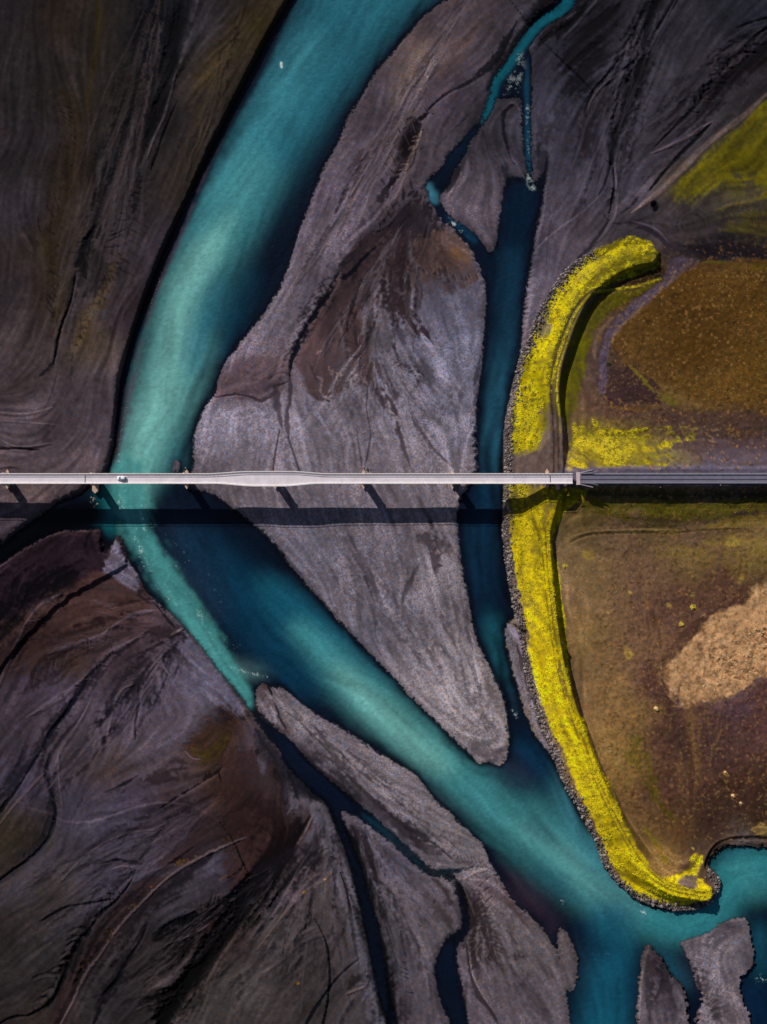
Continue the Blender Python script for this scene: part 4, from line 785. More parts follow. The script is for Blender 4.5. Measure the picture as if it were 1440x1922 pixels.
feathers('L',[(1020,1090),(1060,1240),(1120,1330),(1100,1440)],-1,30,20,dark=(50,44,50),light=(136,126,130),dz=-.2)
feathers('L',[(880,1080),(860,1200),(820,1330)],1,16,10,dark=(40,32,38))
feathers('H',[(950,130),(1000,300),(985,390)],-1,12,9,dark=(62,52,58),dz=-.15)
k('E',[(700,20),(620,90),(540,180),(470,220),(430,290),(380,340),(345,410),(300,470),(260,560),(225,640),(212,740)],[6,9,12,10,12,20,18,15,11,10,6],(5,7,18),.95,.55,.7,dz=-.5)
k('E',[(650,150),(600,230),(560,330),(540,430)],[4,8,10,6],(18,14,20),.8,.6,.8,dz=-.3)
k('E',[(820,-20),(780,100),(775,200),(800,330),(850,430),(930,500),(1000,575)],[20,30,34,30,24,14,3],(46,33,38),.75,.7,.9,dz=-.15)
k('E',[(700,800),(740,850),(780,930),(810,1050)],[16,24,20,8],(58,48,54),.75,.7,.9,dz=-.1)
k('J',[(1335,430),(1200,480),(1060,550),(940,620),(850,700),(760,790),(680,870),(620,950),(560,1040),(490,1130),(440,1220),(400,1310),(330,1440)],[6,5,4,4,4,4,4,4,4,4,5,6,8],(116,98,102),.4,.8,.7,dz=.08)
broad([(500,1640),(455,1700),(400,1775),(350,1840),(300,1922)],[40,34,26,30,40],(3,3,6),.85,-.3)  # terrace shading painted once more over the fans
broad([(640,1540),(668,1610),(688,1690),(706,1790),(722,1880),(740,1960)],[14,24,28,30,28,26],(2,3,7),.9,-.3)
k('L',[(1040,1080),(1090,1180),(1100,1260),(1070,1330),(1060,1440)],[10,16,18,14,8],(60,52,58),.6,.8,1.,dz=-.1)
broad([(1330,1850),(1350,1800),(1380,1760)],[14,30,20],(134,124,130),.4)
for _ in range(110):                                       # pits and crust lines of the sandy patch
    tx = 1240 + random.gauss(0, 85); ty = 870 + random.gauss(0, 65)
    if tx < 1060 or ty > 1030: continue
    L = random.uniform(8, 30); an = random.uniform(-1.2, .6)
    k('I', [(tx, ty), (tx + L*.5*math.cos(an), ty + L*.5*math.sin(an) + random.uniform(-5, 5)), (tx + L*math.cos(an), ty + L*math.sin(an))], [1.6, 3.2, 1.6], (110, 78, 52), .6, .6, .5, dz=-.18, nd=True)
for _ in range(40):
    tx = 1400 + random.gauss(0, 14); ty = 720 + random.gauss(0, 36); k('I', [(tx, ty), (tx + 8, ty + 6)], [2, 4, 2], (104, 72, 48), .6, .6, .5, dz=-.2, nd=True)
# ---- water tones
w_([(890,-160),(708,-40),(622,80),(542,200),(474,320),(422,420)],[190,170,150,136,124,110],(38,118,130),.95,.85,.05,taper=False)
w_([(600,60),(540,150),(450,300),(380,430)],[60,80,70,50],(54,138,144),.6,.95,.1)
w_([(470,330),(415,430),(370,520),(338,620),(320,720),(295,800),(262,880),(240,930)],[96,104,108,108,106,104,84,60],(62,148,146),.9,.8,.1,taper=False)
w_([(440,400),(385,480),(345,560),(322,660),(305,740),(280,800),(262,850),(250,900),(240,935)],[34,50,60,66,76,80,70,52,36],(108,190,174),.85,.95,.2)
w_([(430,500),(390,580),(372,650),(362,720)],[30,50,40,20],(34,108,122),.75,.95,.3)
w_([(478,500),(440,600),(410,680)],[30,34,20],(14,72,92),.6,.95,.3)
w_([(400,620),(375,720),(350,800)],[16,26,16],(84,160,152),.5,.95,.3)
w_([(345,800),(335,850),(325,884)],[10,16,20],(14,60,78),.8,.9,.4)
w_([(338,870),(348,885),(350,860),(352,835)],[8,10,8,6],(60,140,145),.7,.8)
w_([(205,905),(195,950),(200,985),(205,1010)],[20,34,30,18],(16,118,122),.9,.8,.1)
w_([(238,890),(248,950),(262,1000),(290,1045),(322,1100),(355,1150),(392,1205),(420,1245),(450,1285),(470,1320)],[70,64,56,50,46,46,44,42,38,26],(66,156,148),.95,.5,.3,taper=False)
w_([(240,900),(255,950)],[40,44,30],(112,184,152),.7,.95,.3)
w_([(290,1040),(330,1110),(375,1180),(415,1240)],[14,20,18,12],(100,178,160),.5,.9,.4)
w_([(425,1252),(460,1260),(505,1268)],[14,16,8],(110,180,170),.8,.8,.4)
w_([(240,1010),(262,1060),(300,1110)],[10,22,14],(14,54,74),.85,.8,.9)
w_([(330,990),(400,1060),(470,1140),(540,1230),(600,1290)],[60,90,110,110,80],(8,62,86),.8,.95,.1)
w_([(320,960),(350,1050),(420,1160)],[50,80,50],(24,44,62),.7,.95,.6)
w_([(480,1080),(560,1160),(640,1240),(720,1310)],[40,80,90,80],(22,100,118),.9,.95,.1)
w_([(560,1180),(640,1260),(720,1335),(800,1400),(880,1465),(960,1530),(1040,1590),(1110,1650),(1180,1705),(1250,1735)],[34,72,84,84,92,106,118,104,84,64],(60,148,146),.95,.8,.1,taper=False)
w_([(620,1245),(700,1325),(790,1405),(850,1450)],[24,50,50,28],(108,190,172),.8,.95,.2)
w_([(960,1540),(1050,1600),(1130,1670),(1200,1720)],[30,44,44,30],(92,164,150),.6,.95,.3)
w_([(1040,1440),(1080,1530),(1120,1620),(1160,1670)],[50,60,44,24],(50,124,132),.8,.9,.2)
w_([(960,1380),(1000,1420),(1030,1470)],[30,60,50],(10,58,84),.8,.9,.2)
w_([(900,1440),(950,1460),(990,1500)],[20,30,20],(10,44,66),.8,.9,.8)
w_([(970,1530),(1010,1555),(1050,1590)],[10,24,10],(30,96,112),.6,.9,.4)
w_([(1000,1620),(1040,1650),(1090,1690)],[10,22,12],(8,60,82),.8,.9,.4)
w_([(950,1640),(1000,1700),(1040,1750)],[26,50,34],(52,46,60),.75,.95,.6)
w_([(925,1612),(960,1672),(1000,1722)],[12,20,16],(64,54,60),.5,.9,.8)
w_([(930,1425),(960,1440),(1000,1470)],[30,50,24],(34,34,52),.6,.95,.9)
w_([(1060,1760),(1090,1800),(1092,1870)],[14,26,18],(26,34,50),.6,.95,.8)
w_([(1300,1762),(1290,1800),(1310,1850)],[12,18,14],(60,52,64),.7,.9,.9)
w_([(760,1440),(820,1500),(880,1560)],[14,22,14],(44,48,62),.5,.95,.8)
w_([(1235,1730),(1290,1738),(1340,1705),(1375,1650),(1440,1630),(1600,1630)],[60,66,74,90,100,120],(44,136,138),.95,.75,.1,taper=False)
w_([(1370,1610),(1400,1640),(1430,1690)],[20,40,40],(60,150,144),.5,.95,.3)
w_([(1360,1600),(1400,1600)],[10,16,10],(14,90,108),.5,.9,.3)
w_([(1150,1730),(1150,1800),(1140,1880),(1130,1960),(1130,2080)],[90,80,90,96,96],(20,96,116),.9,.9,.1,taper=False)
w_([(1100,1720),(1120,1780),(1160,1790)],[20,30,14],(8,34,54),.8,.9,.4)
w_([(1190,1790),(1185,1900)],[16,26,20],(8,44,66),.7,.9,.2)
w_([(1228,1775),(1260,1815),(1295,1860)],[22,30,14],(30,92,108),.9,.8,.2)
w_([(1270,1780),(1290,1810),(1300,1850)],[10,14,10],(14,24,40),.8,.8,.5)
w_([(1300,1870),(1298,1930)],[20,24,20],(6,18,34),.9,.8,.5)
w_([(1425,1730),(1425,1800),(1435,1840)],[24,24,24],(22,98,114),.9,.8,.2)
w_([(1400,1850),(1430,1880),(1440,1960)],[40,70,80],(5,34,58),.85,.9,.2)
w_([(985,350),(975,400),(965,500),(955,560)],[60,66,60,50],(5,34,54),.8,.9,.1)
w_([(962,480),(955,600),(940,720),(928,850),(925,905)],[36,52,48,46,44],(18,58,78),.9,.85,.1,taper=False)
w_([(960,560),(946,700),(936,800),(937,890)],[8,18,16,14],(26,84,100),.6,.9,.3)
w_([(938,640),(930,740),(925,820),(922,890)],[14,34,36,30],(34,96,112),.65,.95,.1)
w_([(905,940),(895,1010),(900,1080),(915,1150)],[16,30,30,16],(26,76,100),.55,.95,.2)
w_([(915,905),(905,1000),(900,1080),(915,1180)],[40,40,44,40],(10,46,68),.9,.9,.1,taper=False)
w_([(937,905),(944,1000),(950,1080),(958,1120)],[14,12,12,8],(20,72,90),.7,.8,.2)
w_([(916,1150),(932,1200),(946,1260),(962,1310)],[14,24,20,14],(34,128,138),.9,.8,.2)
w_([(960,1300),(968,1345)],[12,14,12],(70,130,150),.5,.8,.9)
w_([(1150,-160),(1078,-20),(1055,17),(1013,45),(978,90),(954,125),(932,153),(921,194),(907,226)],[30,22,22,18,18,16,16,17,12],(12,92,104),.95,.6,.1,taper=False)
w_([(990,110),(989,191),(990,243),(992,295),(994,330)],[8,10,11,10,6],(18,72,92),.9,.6,.3)
w_([(905,226),(870,270),(840,310)],[10,14,14],(8,34,54),.8,.8,.4)
w_([(802,345),(812,368),(818,380)],[14,22,12],(50,120,132),.95,.7,.2)
w_([(838,405),(869,431),(895,455)],[8,12,14],(12,56,80),.9,.7,.6)
w_([(585,1460),(619,1488),(678,1526)],[14,20,12],(5,20,44),.9,.8)
w_([(678,1526),(730,1568),(769,1603),(800,1632)],[10,14,12,8],(12,60,76),.9,.7)
w_([(803,1636),(850,1636),(893,1628)],[6,6,5],(14,50,70),.9,.7)
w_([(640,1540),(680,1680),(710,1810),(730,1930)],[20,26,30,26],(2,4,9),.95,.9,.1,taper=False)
w_([(-100,1100),(0,1040),(90,985),(165,962)],[90,80,70,60],(1,1,3),.98,.6,.02,taper=False)  # black water with the bank's shadow painted into it
w_([(225,740),(218,800),(206,860),(200,890)],[10,12,14,16],(6,32,56),.8,.8)
w_([(575,-60),(505,95),(452,185),(412,262),(378,335),(350,398),(320,462),(292,530),(270,590),(247,660),(231,718),(223,785),(215,845),(204,890)],[28,30,30,28,26,24,22,20,20,18,16,14,14,14],(3,8,24),.92,.5,.1)  # dark water under the west bank, cast shadow included in the colour

w_([(420,262),(378,345),(345,430),(309,512),(280,596),(258,665),(247,721),(240,762),(227,818),(217,870)],[4,5,6,8,8,9,12,12,10,10],(70,66,76),.6,.6,.9)
# ------------------------------------------------------------------ flow field + streaked noise
PX = np.concatenate([d[0] for d in DIRS]); TV = np.concatenate([d[1] for d in DIRS])
if len(PX) > 2600:
    sel = rng.choice(len(PX), 2600, replace=False); PX = PX[sel]; TV = TV[sel]
th = np.arctan2(TV[:, 1], TV[:, 0]); C2 = np.cos(2 * th); S2 = np.sin(2 * th)
cgx = np.arange(X0, X1 + 24, 24); cgy = np.arange(Y0, Y1 + 24, 24)
def idw(px, py, vals, qx, qy, e, pw):
    out = np.zeros((len(qy), len(qx), vals.shape[1]))
    for i, y in enumerate(qy):
        d2 = (qx[:, None] - px[None]) ** 2 + (y - py[None]) ** 2 + e
        w = d2 ** (-pw); w /= w.sum(1, keepdims=True)
        out[i] = w @ vals
    return out
def upsample(a):
    """coarse 24 px grid to the raster, bilinear"""
    fx = (gx - X0) / 24; fy = (gy - Y0) / 24
    ix = np.minimum(fx.astype(int), a.shape[1] - 2); iy = np.minimum(fy.astype(int), a.shape[0] - 2)
    tx = (fx - ix)[None, :]; ty = (fy - iy)[:, None]
    r0 = a[iy][:, ix] * (1 - tx) + a[iy][:, ix + 1] * tx
    r1 = a[iy + 1][:, ix] * (1 - tx) + a[iy + 1][:, ix + 1] * tx
    return (r0 * (1 - ty) + r1 * ty).astype(np.float32)
D = idw(PX[:, 0], PX[:, 1], np.stack([C2, S2], 1), cgx, cgy, 120., 1.4)
ang = .5 * np.arctan2(upsample(D[:, :, 1]), upsample(D[:, :, 0]))
wob = unit(blur(rng.standard_normal((NY, NX)).astype(np.float32), 26)) * .16
ang = ang + wob
VX = np.cos(ang).astype(np.float32); VY = np.sin(ang).astype(np.float32)
white = rng.standard_normal((NY, NX)).astype(np.float32)
nz = [unit(blur(white, RES)), unit(blur(np.roll(white, 311, 0), 4.)), unit(blur(np.roll(white, 777, 1), 11.))]
acc = [n.copy() for n in nz]; NST = 22
acc0 = nz[0].copy(); n0 = 1
cc, rr_ = np.meshgrid(np.arange(NX, dtype=np.float32), np.arange(NY, dtype=np.float32))
for sgn in (1, -1):
    x = cc.copy(); y = rr_.copy(); pvx = VX * sgn; pvy = VY * sgn
    for st in range(NST):
        x += pvx * 1.9; y += pvy * 1.9
        xi = np.clip(x, 0, NX - 1).astype(np.int32); yi = np.clip(y, 0, NY - 1).astype(np.int32)
        idx = yi * NX + xi
        if st < 7: acc0 += nz[0].ravel()[idx]; n0 += 1
        acc[0] += nz[0].ravel()[idx] if st < 14 else 0
        acc[1] += nz[1].ravel()[idx]; acc[2] += nz[2].ravel()[idx]
        nvx = VX.ravel()[idx]; nvy = VY.ravel()[idx]
        sg = np.sign(nvx * pvx + nvy * pvy); sg[sg == 0] = 1
        pvx = nvx * sg; pvy = nvy * sg
L0 = unit(acc0); L1 = unit(acc[0]); L2 = unit(acc[1]); L3 = unit(acc[2])
N1 = unit(blur(np.roll(white, 99, 1), 1.7)); N4 = unit(blur(np.roll(white, 555, 0), 5)); N20 = unit(blur(np.roll(white, 222, 1), 22)); N60 = unit(blur(np.roll(white, 422, 0), 60))
N0 = unit(boxblur(boxblur(np.roll(white, 199, 1), 1, 0), 1, 1))
EDGE = unit(.55 * L1 + .30 * L2 + .40 * N4 + .30 * N1 + .28 * N0)     # what frays an edge
FINE = unit(.45 * N0 + .45 * N1 + .6 * L0 + .3 * N4)

# ------------------------------------------------------------------ paint the ground
A = np.array(ANCH, float)
cl = idw(A[:, 0], A[:, 1], np.stack([lin(a[2:5]) ** .5 for a in A]), cgx, cgy, 300., 1.7)
COLR = np.stack([upsample(cl[:, :, i]) for i in range(3)], 2) ** 2 / ALB
Hh = np.array(HANCH, float)
ZL = upsample(idw(Hh[:, 0], Hh[:, 1], Hh[:, 2:3], cgx, cgy, 900., 1.5)[:, :, 0])
DZ = np.zeros((NY, NX), np.float32)
GRN = np.ones((NY, NX), np.float32)
def paint(ops, C, Zd):
    for typ, Q, Wq, col, a, s, f, dz in ops:
        if typ == 'k':
            (r0, r1, c0, c1), r, _, _ = dline(Q, Wq, 2.2)
            if r.size == 0: continue
            wmean = max(1.5, Wq.mean())
            e = EDGE[r0:r1, c0:c1] if wmean > 5 else FINE[r0:r1, c0:c1]
            r = r + e * f * .8
            m = 1 - sstep(1 - s, 1 + s * .8, r)
        else:
            (r0, r1, c0, c1), m = fill(Q)
            if m.size == 0: continue
            m = blur(m, s * 1.5) if s > RES else m
            m = m + EDGE[r0:r1, c0:c1] * f * .34 * (4 * m * (1 - m)) ** .5
            m = sstep(.25, .75, m)
        g = np.clip(m * a * (1 + .22 * f * EDGE[r0:r1, c0:c1]), 0, 1)
        C[r0:r1, c0:c1] += (alb(col) - C[r0:r1, c0:c1]) * g[..., None]
        if Zd is not None and dz: Zd[r0:r1, c0:c1] += m * dz
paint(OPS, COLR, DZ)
GA = np.array([(205,1640,.84),(100,1800,.72),(60,330,.80),(200,60,.78),(400,60,.8),(300,400,.85),(1250,130,.74),(1045,200,.76),(1400,60,.72),(1100,420,.82),(1300,650,.78),(1150,900,.9),(500,1860,.78),(350,1600,.84),(560,930,.98),(700,830,1.03),(800,1200,1.02),(450,820,1.14),(830,650,.88),(700,1050,.85),(850,1300,1.16),(500,850,1.12),(620,1020,.92),(920,1380,1.14),(440,690,1.0),(870,850,1.05),
  (670,240,1.),(840,90,.92),(560,560,.97),(260,1330,.92),(100,850,.92),(60,1100,.9),(600,1500,.9),(760,1700,.86),(950,1850,.92),(1350,1800,.95),(1150,1200,1.06),(1350,1150,1.),(1300,1450,.92),(1420,1560,.85),(1020,1100,1.08),(1100,1450,1.08),(1250,1670,1.08),(1000,650,1.0),(1080,800,1.)], float)
GAIN = upsample(idw(GA[:, 0], GA[:, 1], GA[:, 2:3], cgx, cgy, 2500., 1.5)[:, :, 0]) ** 2.2
COLR *= GAIN[..., None]  # regional tone match; lens falloff at the frame corners goes into the ground colour

# water mask
WM = np.zeros((NY, NX), np.float32)
for poly in WATER:
    Q, _ = spline(poly, n=4, closed=True); (r0, r1, c0, c1), m = fill(Q); WM[r0:r1, c0:c1] = np.maximum(WM[r0:r1, c0:c1], m)
for pts, w in WLINES:
    Q, U = spline(pts); Wq = np.interp(U / U.max(), np.linspace(0, 1, len(w)), w)
    (r0, r1, c0, c1), r, _, _ = dline(Q, Wq, 1.3); WM[r0:r1, c0:c1] = np.maximum(WM[r0:r1, c0:c1], (r < 1).astype(np.float32))
for isl in ISLES:
    Q, _ = spline(isl, n=4, closed=True); (r0, r1, c0, c1), m = fill(Q); WM[r0:r1, c0:c1] *= 1 - m
wa = blur(WM, 1.7); wb = blur(WM, 5.); wc = blur(WM, 12.)
ragged = (1 - .8 * sstep(2.1, 2.9, ZL)) * (1 - .6 * sstep(.6, 1.2, N60))
shore = wa * .45 + wb * .55 + ragged * (.09 * EDGE + .06 * FINE + .11 * N0) * (4 * wb * (1 - wb)) ** .8
# -> 0.5 at the waterline
soft_ = .35 * shore + .65 * (.45 * wb + .55 * wc) + .02 * N1
land = 1 - (sstep(.12, .5, shore) * (1 - ragged) + ragged * sstep(.02, .52, soft_))
land = np.clip(land, 0, 1)
# damp margin: darker sediment a metre or two from the water
damp = (1 - ragged) * sstep(.08, .5, shore) + ragged * sstep(.16, .50, .5 * shore + .5 * soft_ + .035 * N0 + .02 * L1)
COLR *= (1 - (.5 - .22 * ragged) * damp)[..., None]

# levees and embankment
def levee(pts, top, ww, we, minw=1.0):
    Q, U = spline(pts); n = len(pts)
    par_w = np.interp(U, np.arange(n), ww); par_e = np.interp(U, np.arange(n), we); par_t = np.interp(U, np.arange(n), top)
    big = np.full(len(Q), max(max(ww), max(we)) * 2.)
    (r0, r1, c0, c1), r, side, par = dline(Q, big, 1.1)
    d = r * big[0] / 2
    ii = np.arange(len(Q))
    w = np.where(side < 0, np.interp(par, ii, par_e), np.interp(par, ii, par_w))
    t = np.interp(par, ii, par_t)
    flat = 11.
    h = t * np.clip(1 - (d - flat) / (w - flat), 0, 1)
    h = t * np.clip(h / t, 0, 1)
    return (r0, r1, c0, c1), h, d
LEV = np.zeros((NY, NX), np.float32)
# order of points runs downwards, so the river side (west) has side > 0
NL = [(1214,486),(1170,498),(1122,527),(1090,560),(1067,606),(1054,642),(1043,676),(1036,710),(1034,745),(1037,780),(1040,825),(1040,900),(1018,990)]
for pts, top, ww, we in ((NL, [7.6,7.8,7.8,8,8.2,8.2,8.2,8.2,8.2,8.2,8.2,8.2,8.2], [38,44,50,52,54,56,58,64,74,80,86,92,62], [22,24,26,30,33,34,35,36,36,36,36,40,38]),
                         (CS, [8.2]*9+[8,7.6,7.2,7,6.8,6.6,6.4,6.4,6.0], [60,62,58,54,50,50,48,48,48,48,52,54,54,50,42,32,26,22], [30,28,26,26,26,26,26,26,28,30,32,32,34,34,34,32,30,28])):
    (r0, r1, c0, c1), h, d = levee(pts, top, ww, we)
    LEV[r0:r1, c0:c1] = np.maximum(LEV[r0:r1, c0:c1], h)
XX = gx[None, :]; YY = gy[:, None]
north = np.clip((882 - YY) / 60., 0, 3); south = np.clip((YY - 913) / 38., 0, 3)
emb = 13.35 - 8.6 * north - np.interp(YY - 913, [0, 14, 40, 74, 110], [0, 4.6, 6.6, 8.6, 12])
front = np.clip((1088 - XX) / 46., 0, 3)
emb = np.clip(emb - 8.5 * front, 0, 13.35).astype(np.float32)
bench = sstep(0, 1, blur(np.maximum(0, (XX > 1020) * 1. + 0 * YY).astype(np.float32), 1))
ZL = ZL * (1 - .68 * ragged * (ZL < 2.) * (1 - sstep(1090, 1150, XX)))
Zt = ZL * land
COLR_lum = COLR.mean(2)
rough_ = sstep(-.6, 1.4, N60 + .5 * N20)                 # some ground is smooth, some combed by old floods
relief = .030 * L0 + (.030 * L1 + .040 * L2 + .07 * L3) * (.35 + 1.1 * rough_) * (1.15 - .75 * sstep(.05, .17, COLR_lum)) + .03 * N4 + .16 * N20
fieldm = sstep(1080, 1140, XX + 0 * YY) * sstep(430, 520, YY + 0 * XX) * (1 - sstep(1560, 1600, YY + 0 * XX))
sandm = sstep(.36, .48, COLR[..., 0]) * sstep(.13, .2, COLR[..., 2])
dry = land * np.clip(ZL / 1.5, .4, 1.) * (1 - .75 * fieldm)
# soft flats get less relief, the eroded brown ground more
mossy = np.zeros((NY, NX), np.float32)
ylw = (COLR[..., 0] + COLR[..., 1]) * .5 - COLR[..., 2]
mossy = sstep(.10, .26, ylw) * sstep(.6, .8, COLR[..., 1] / (COLR[..., 0] + 1e-3))

Zt = Zt + relief * dry * (1 - .6 * mossy) + DZ * (.25 + .75 * land) 
Zt = Zt + land * mossy * .10 * FINE
Zt = Zt + land * fieldm * (1 - .8 * sandm) * (.07 * N1 + .04 * N4)
lev_on = np.maximum(LEV * (1 - sstep(.3, .6, wb)), 0)
Zt = np.maximum(Zt, lev_on + .10 * FINE * mossy + .06 * L1)
Zt = np.where(emb > 0, np.maximum(Zt, emb + .05 * N4 + .04 * FINE), Zt)
bed = -.05 - .35 * sstep(.5, .75, wc * .5 + wb * .5) - 1.2 * sstep(.65, 1., wc * .6 + wb * .4)
Z = np.where(shore > .5, np.minimum(bed, -.06), np.maximum(Zt, .03 + .25 * (.5 - shore))).astype(np.float32)
Z = np.where((shore <= .5), Z, Z + .02 * FINE)

# colour variation that belongs to the ground itself
vary = np.exp(.12 * L0 * (1 - fieldm) + .07 * unit(blur(np.abs(L2) + .5 * N20, 5)) * (1 - fieldm) + .08 * N1 + (.045 * L1 + .055 * L2 + .08 * L3) * (1 - .8 * fieldm) + .05 * N0 + .07 * N20 + .05 * N4)
COLR *= vary[..., None]
# moss: dead brown flecks and stones between the cushions
fleck = sstep(.5, 1.9, N0 + .4 * L0 + .35 * N4 + .3 * N20) * mossy
COLR += (alb((76, 66, 24)) - COLR) * (fleck * .75)[..., None]
COLR *= (1 + mossy * (.15 * N20 + .12 * L2 + .07 * N4))[..., None]
fl2 = sstep(1.0, 2.2, np.roll(N0, 37, 0) + .2 * np.roll(N4, 51, 1)) * fieldm * (1 - mossy) * land * (1 - sandm)
COLR += (alb((150, 112, 60)) - COLR) * (fl2 * .5)[..., None]
fl3 = sstep(.7, 2.0, np.roll(N0, 91, 1) + .2 * np.roll(N4, 17, 0)) * fieldm * land * (1 - sandm)
COLR += (alb((52, 34, 22)) - COLR) * (fl3 * .55)[..., None]
# wet bed under the water
bedc = alb((34, 25, 31)); wetm = sstep(.40, .60, shore)[..., None]
deep_ = sstep(.47, .84, .45 * shore + .55 * wc + .05 * N0 + .04 * L1)[..., None]
bed_ = COLR * .70 * (1 - deep_) + bedc * vary[..., None] * deep_
COLR = COLR * (1 - wetm) + bed_ * wetm
COLR = np.clip(COLR, .0015, .8)
GRAIN = (.75 + .35 * sstep(-1, 1.2, N20 + .7 * N60)) * np.clip(.30 + sstep(.06, .2, COLR.mean(2)) * .9, 0, 1.2) * (1 - .5 * mossy) * (1 - .92 * sandm) * (1 - .4 * fieldm)

# water colour, cover and foam
WC = np.zeros((NY, NX, 3), np.float32) + alb((7, 19, 34))
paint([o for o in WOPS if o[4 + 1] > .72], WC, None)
WC = np.stack([blur(np.ascontiguousarray(WC[..., i]), 11.) for i in range(3)], 2)
# silt hangs in the deep, quick water: the wide channels clear towards their banks
NARW = np.zeros((NY, NX), np.float32)
for pts, w in WLINES[:3]:
    Q, U = spline(pts); (r0, r1, c0, c1), r, _, _ = dline(Q, np.full(len(Q), max(w) * 1.5), 1.3); NARW[r0:r1, c0:c1] = np.maximum(NARW[r0:r1, c0:c1], (r < 1).astype(np.float32))
Xn = XX + 0 * YY; Yn = YY + 0 * XX
keepb = np.clip(blur(np.maximum(NARW, sstep(1480, 1560, Yn + .6 * (Xn - 1150)) * (Xn > 1020)), 6) + .35 * sstep(780, 900, Yn) * (1 - sstep(940, 1000, Yn)) * (Xn < 420), 0, 1)
wd = blur(WM, 22.)
wide = sstep(.56, .96, .25 * wb + .35 * wc + .4 * wd + .05 * L2 + .02 * N4); wide = np.maximum(wide, keepb)
dk = alb((8, 17, 30)) / ALB
WC = dk * (1 - wide[..., None]) + WC * wide[..., None]
paint([o for o in WOPS if o[4 + 1] <= .72], WC, None)
WC *= WGAIN
WC = np.stack([blur(np.ascontiguousarray(WC[..., i]), 2.) for i in range(3)], 2)
WC = WC * np.exp(.04 * L1 + .06 * L2 + .07 * L3 + .05 * N1 + .05 * N20)[..., None]
foam = np.zeros((NY, NX), np.float32)
FOAMN = unit(.9 * np.roll(white, 5, 0) + .8 * N1 + .5 * L0)
def foamy(pts, w, thr, t='Z', amt=1., n=None):
    Q, U = spline(tp(t, pts)); Wq = np.interp(U / U.max(), np.linspace(0, 1, len(w)), w)
    (r0, r1, c0, c1), r, _, _ = dline(Q, Wq, 1.6)
    n = (FOAMN if n is None else n)[r0:r1, c0:c1]
    m = (1 - sstep(.1, 1.5, r)) * sstep(thr, thr + 1.1, n)
    foam[r0:r1, c0:c1] = np.maximum(foam[r0:r1, c0:c1], m * amt)
foamy([(268,990),(262,1010),(264,1040)],[12,24,10],1.0,amt=.8)
foamy([(250,1020),(275,1060),(330,1140)],[10,26,10],1.1,amt=.4)
foamy([(222,925),(226,945),(232,960)],[8,14,8],1.0,amt=.8)
foamy([(250,905),(262,935),(275,985)],[24,30,24],1.25,amt=.55)
foamy([(225,850),(232,880)],[12,22,18],1.3,amt=.5)
foamy([(320,1030),(360,1110),(420,1220)],[60,110,70],1.9,amt=.16,n=N0)
foamy([(340,1080),(375,1150),(410,1230),(430,1255)],[6,12,12,8],.9,amt=.5)
foamy([(428,1253),(470,1262),(505,1270)],[5,8,5],.6,amt=.5)
foamy([(972,105),(966,140),(958,182)],[24,36,26],.9,amt=.3)
foamy([(993,325),(996,340),(1000,350)],[9,16,15],.3,amt=.5)
foamy([(990,200),(992,300)],[8,10,8],1.2,amt=.4)
foamy([(842,412),(858,425),(880,440)],[8,14,8],.7,amt=.6)
foamy([(1190,1690),(1205,1705),(1212,1722)],[5,12,6],.5,amt=.9)
foamy([(1052,1690),(1060,1697)],[6,8,5],.2,amt=.7)
foamy([(1425,1835),(1432,1842)],[10,20,10],.8,amt=.8)
foamy([(962,1335),(975,1350)],[6,12,6],.8,amt=.6)
foamy([(528,118),(529,126)],[5,6,5],-2,amt=.95)
foamy([(1108,1760),(1160,1770)],[30,60,30],2.2,amt=.25)
WC += (alb((205, 222, 222)) - WC) * foam[..., None]
alpha = np.maximum(sstep(.46, .90, .35 * shore + .65 * wc + .03 * L2), keepb * sstep(.5, .8, shore))
alpha = np.clip(np.maximum(alpha * .98, foam) + .06, 0, 1)

# ------------------------------------------------------------------ sheets
def bounce(v, lo, hi, a, b):
    """beyond the traced area the pattern swings back and forth between two lines"""
    v = np.array(v, float)
    o = v > hi; w = hi - b; t = (v - hi) % (2 * w); v = np.where(o, hi - np.where(t > w, 2 * w - t, t), v)
    o = v < lo; w = a - lo; t = (lo - v) % (2 * w); v = np.where(o, lo + np.where(t > w, 2 * w - t, t), v)
    return v
def axis(lo, hi, g):
    d = RES; left = []; x = lo
    while x > lo - 16000: d = min(d * 1.06, 900); x -= d; left.append(x)
    d = RES; right = []; x = g[-1]
    while x < hi + 16000: d = min(d * 1.06, 900); x += d; right.append(x)
    return np.concatenate([np.array(left[::-1]), g, np.array(right)])
ax = axis(X0, X1, gx); ay = axis(Y0, Y1, gy)
ixs = np.clip(np.round((bounce(ax, X0, gx[-1], 500, 1300) - X0) / RES).astype(int), 0, NX - 1)
iys = np.clip(np.round((bounce(ay, Y0, gy[-1], 800, 1300) - Y0) / RES).astype(int), 0, NY - 1)
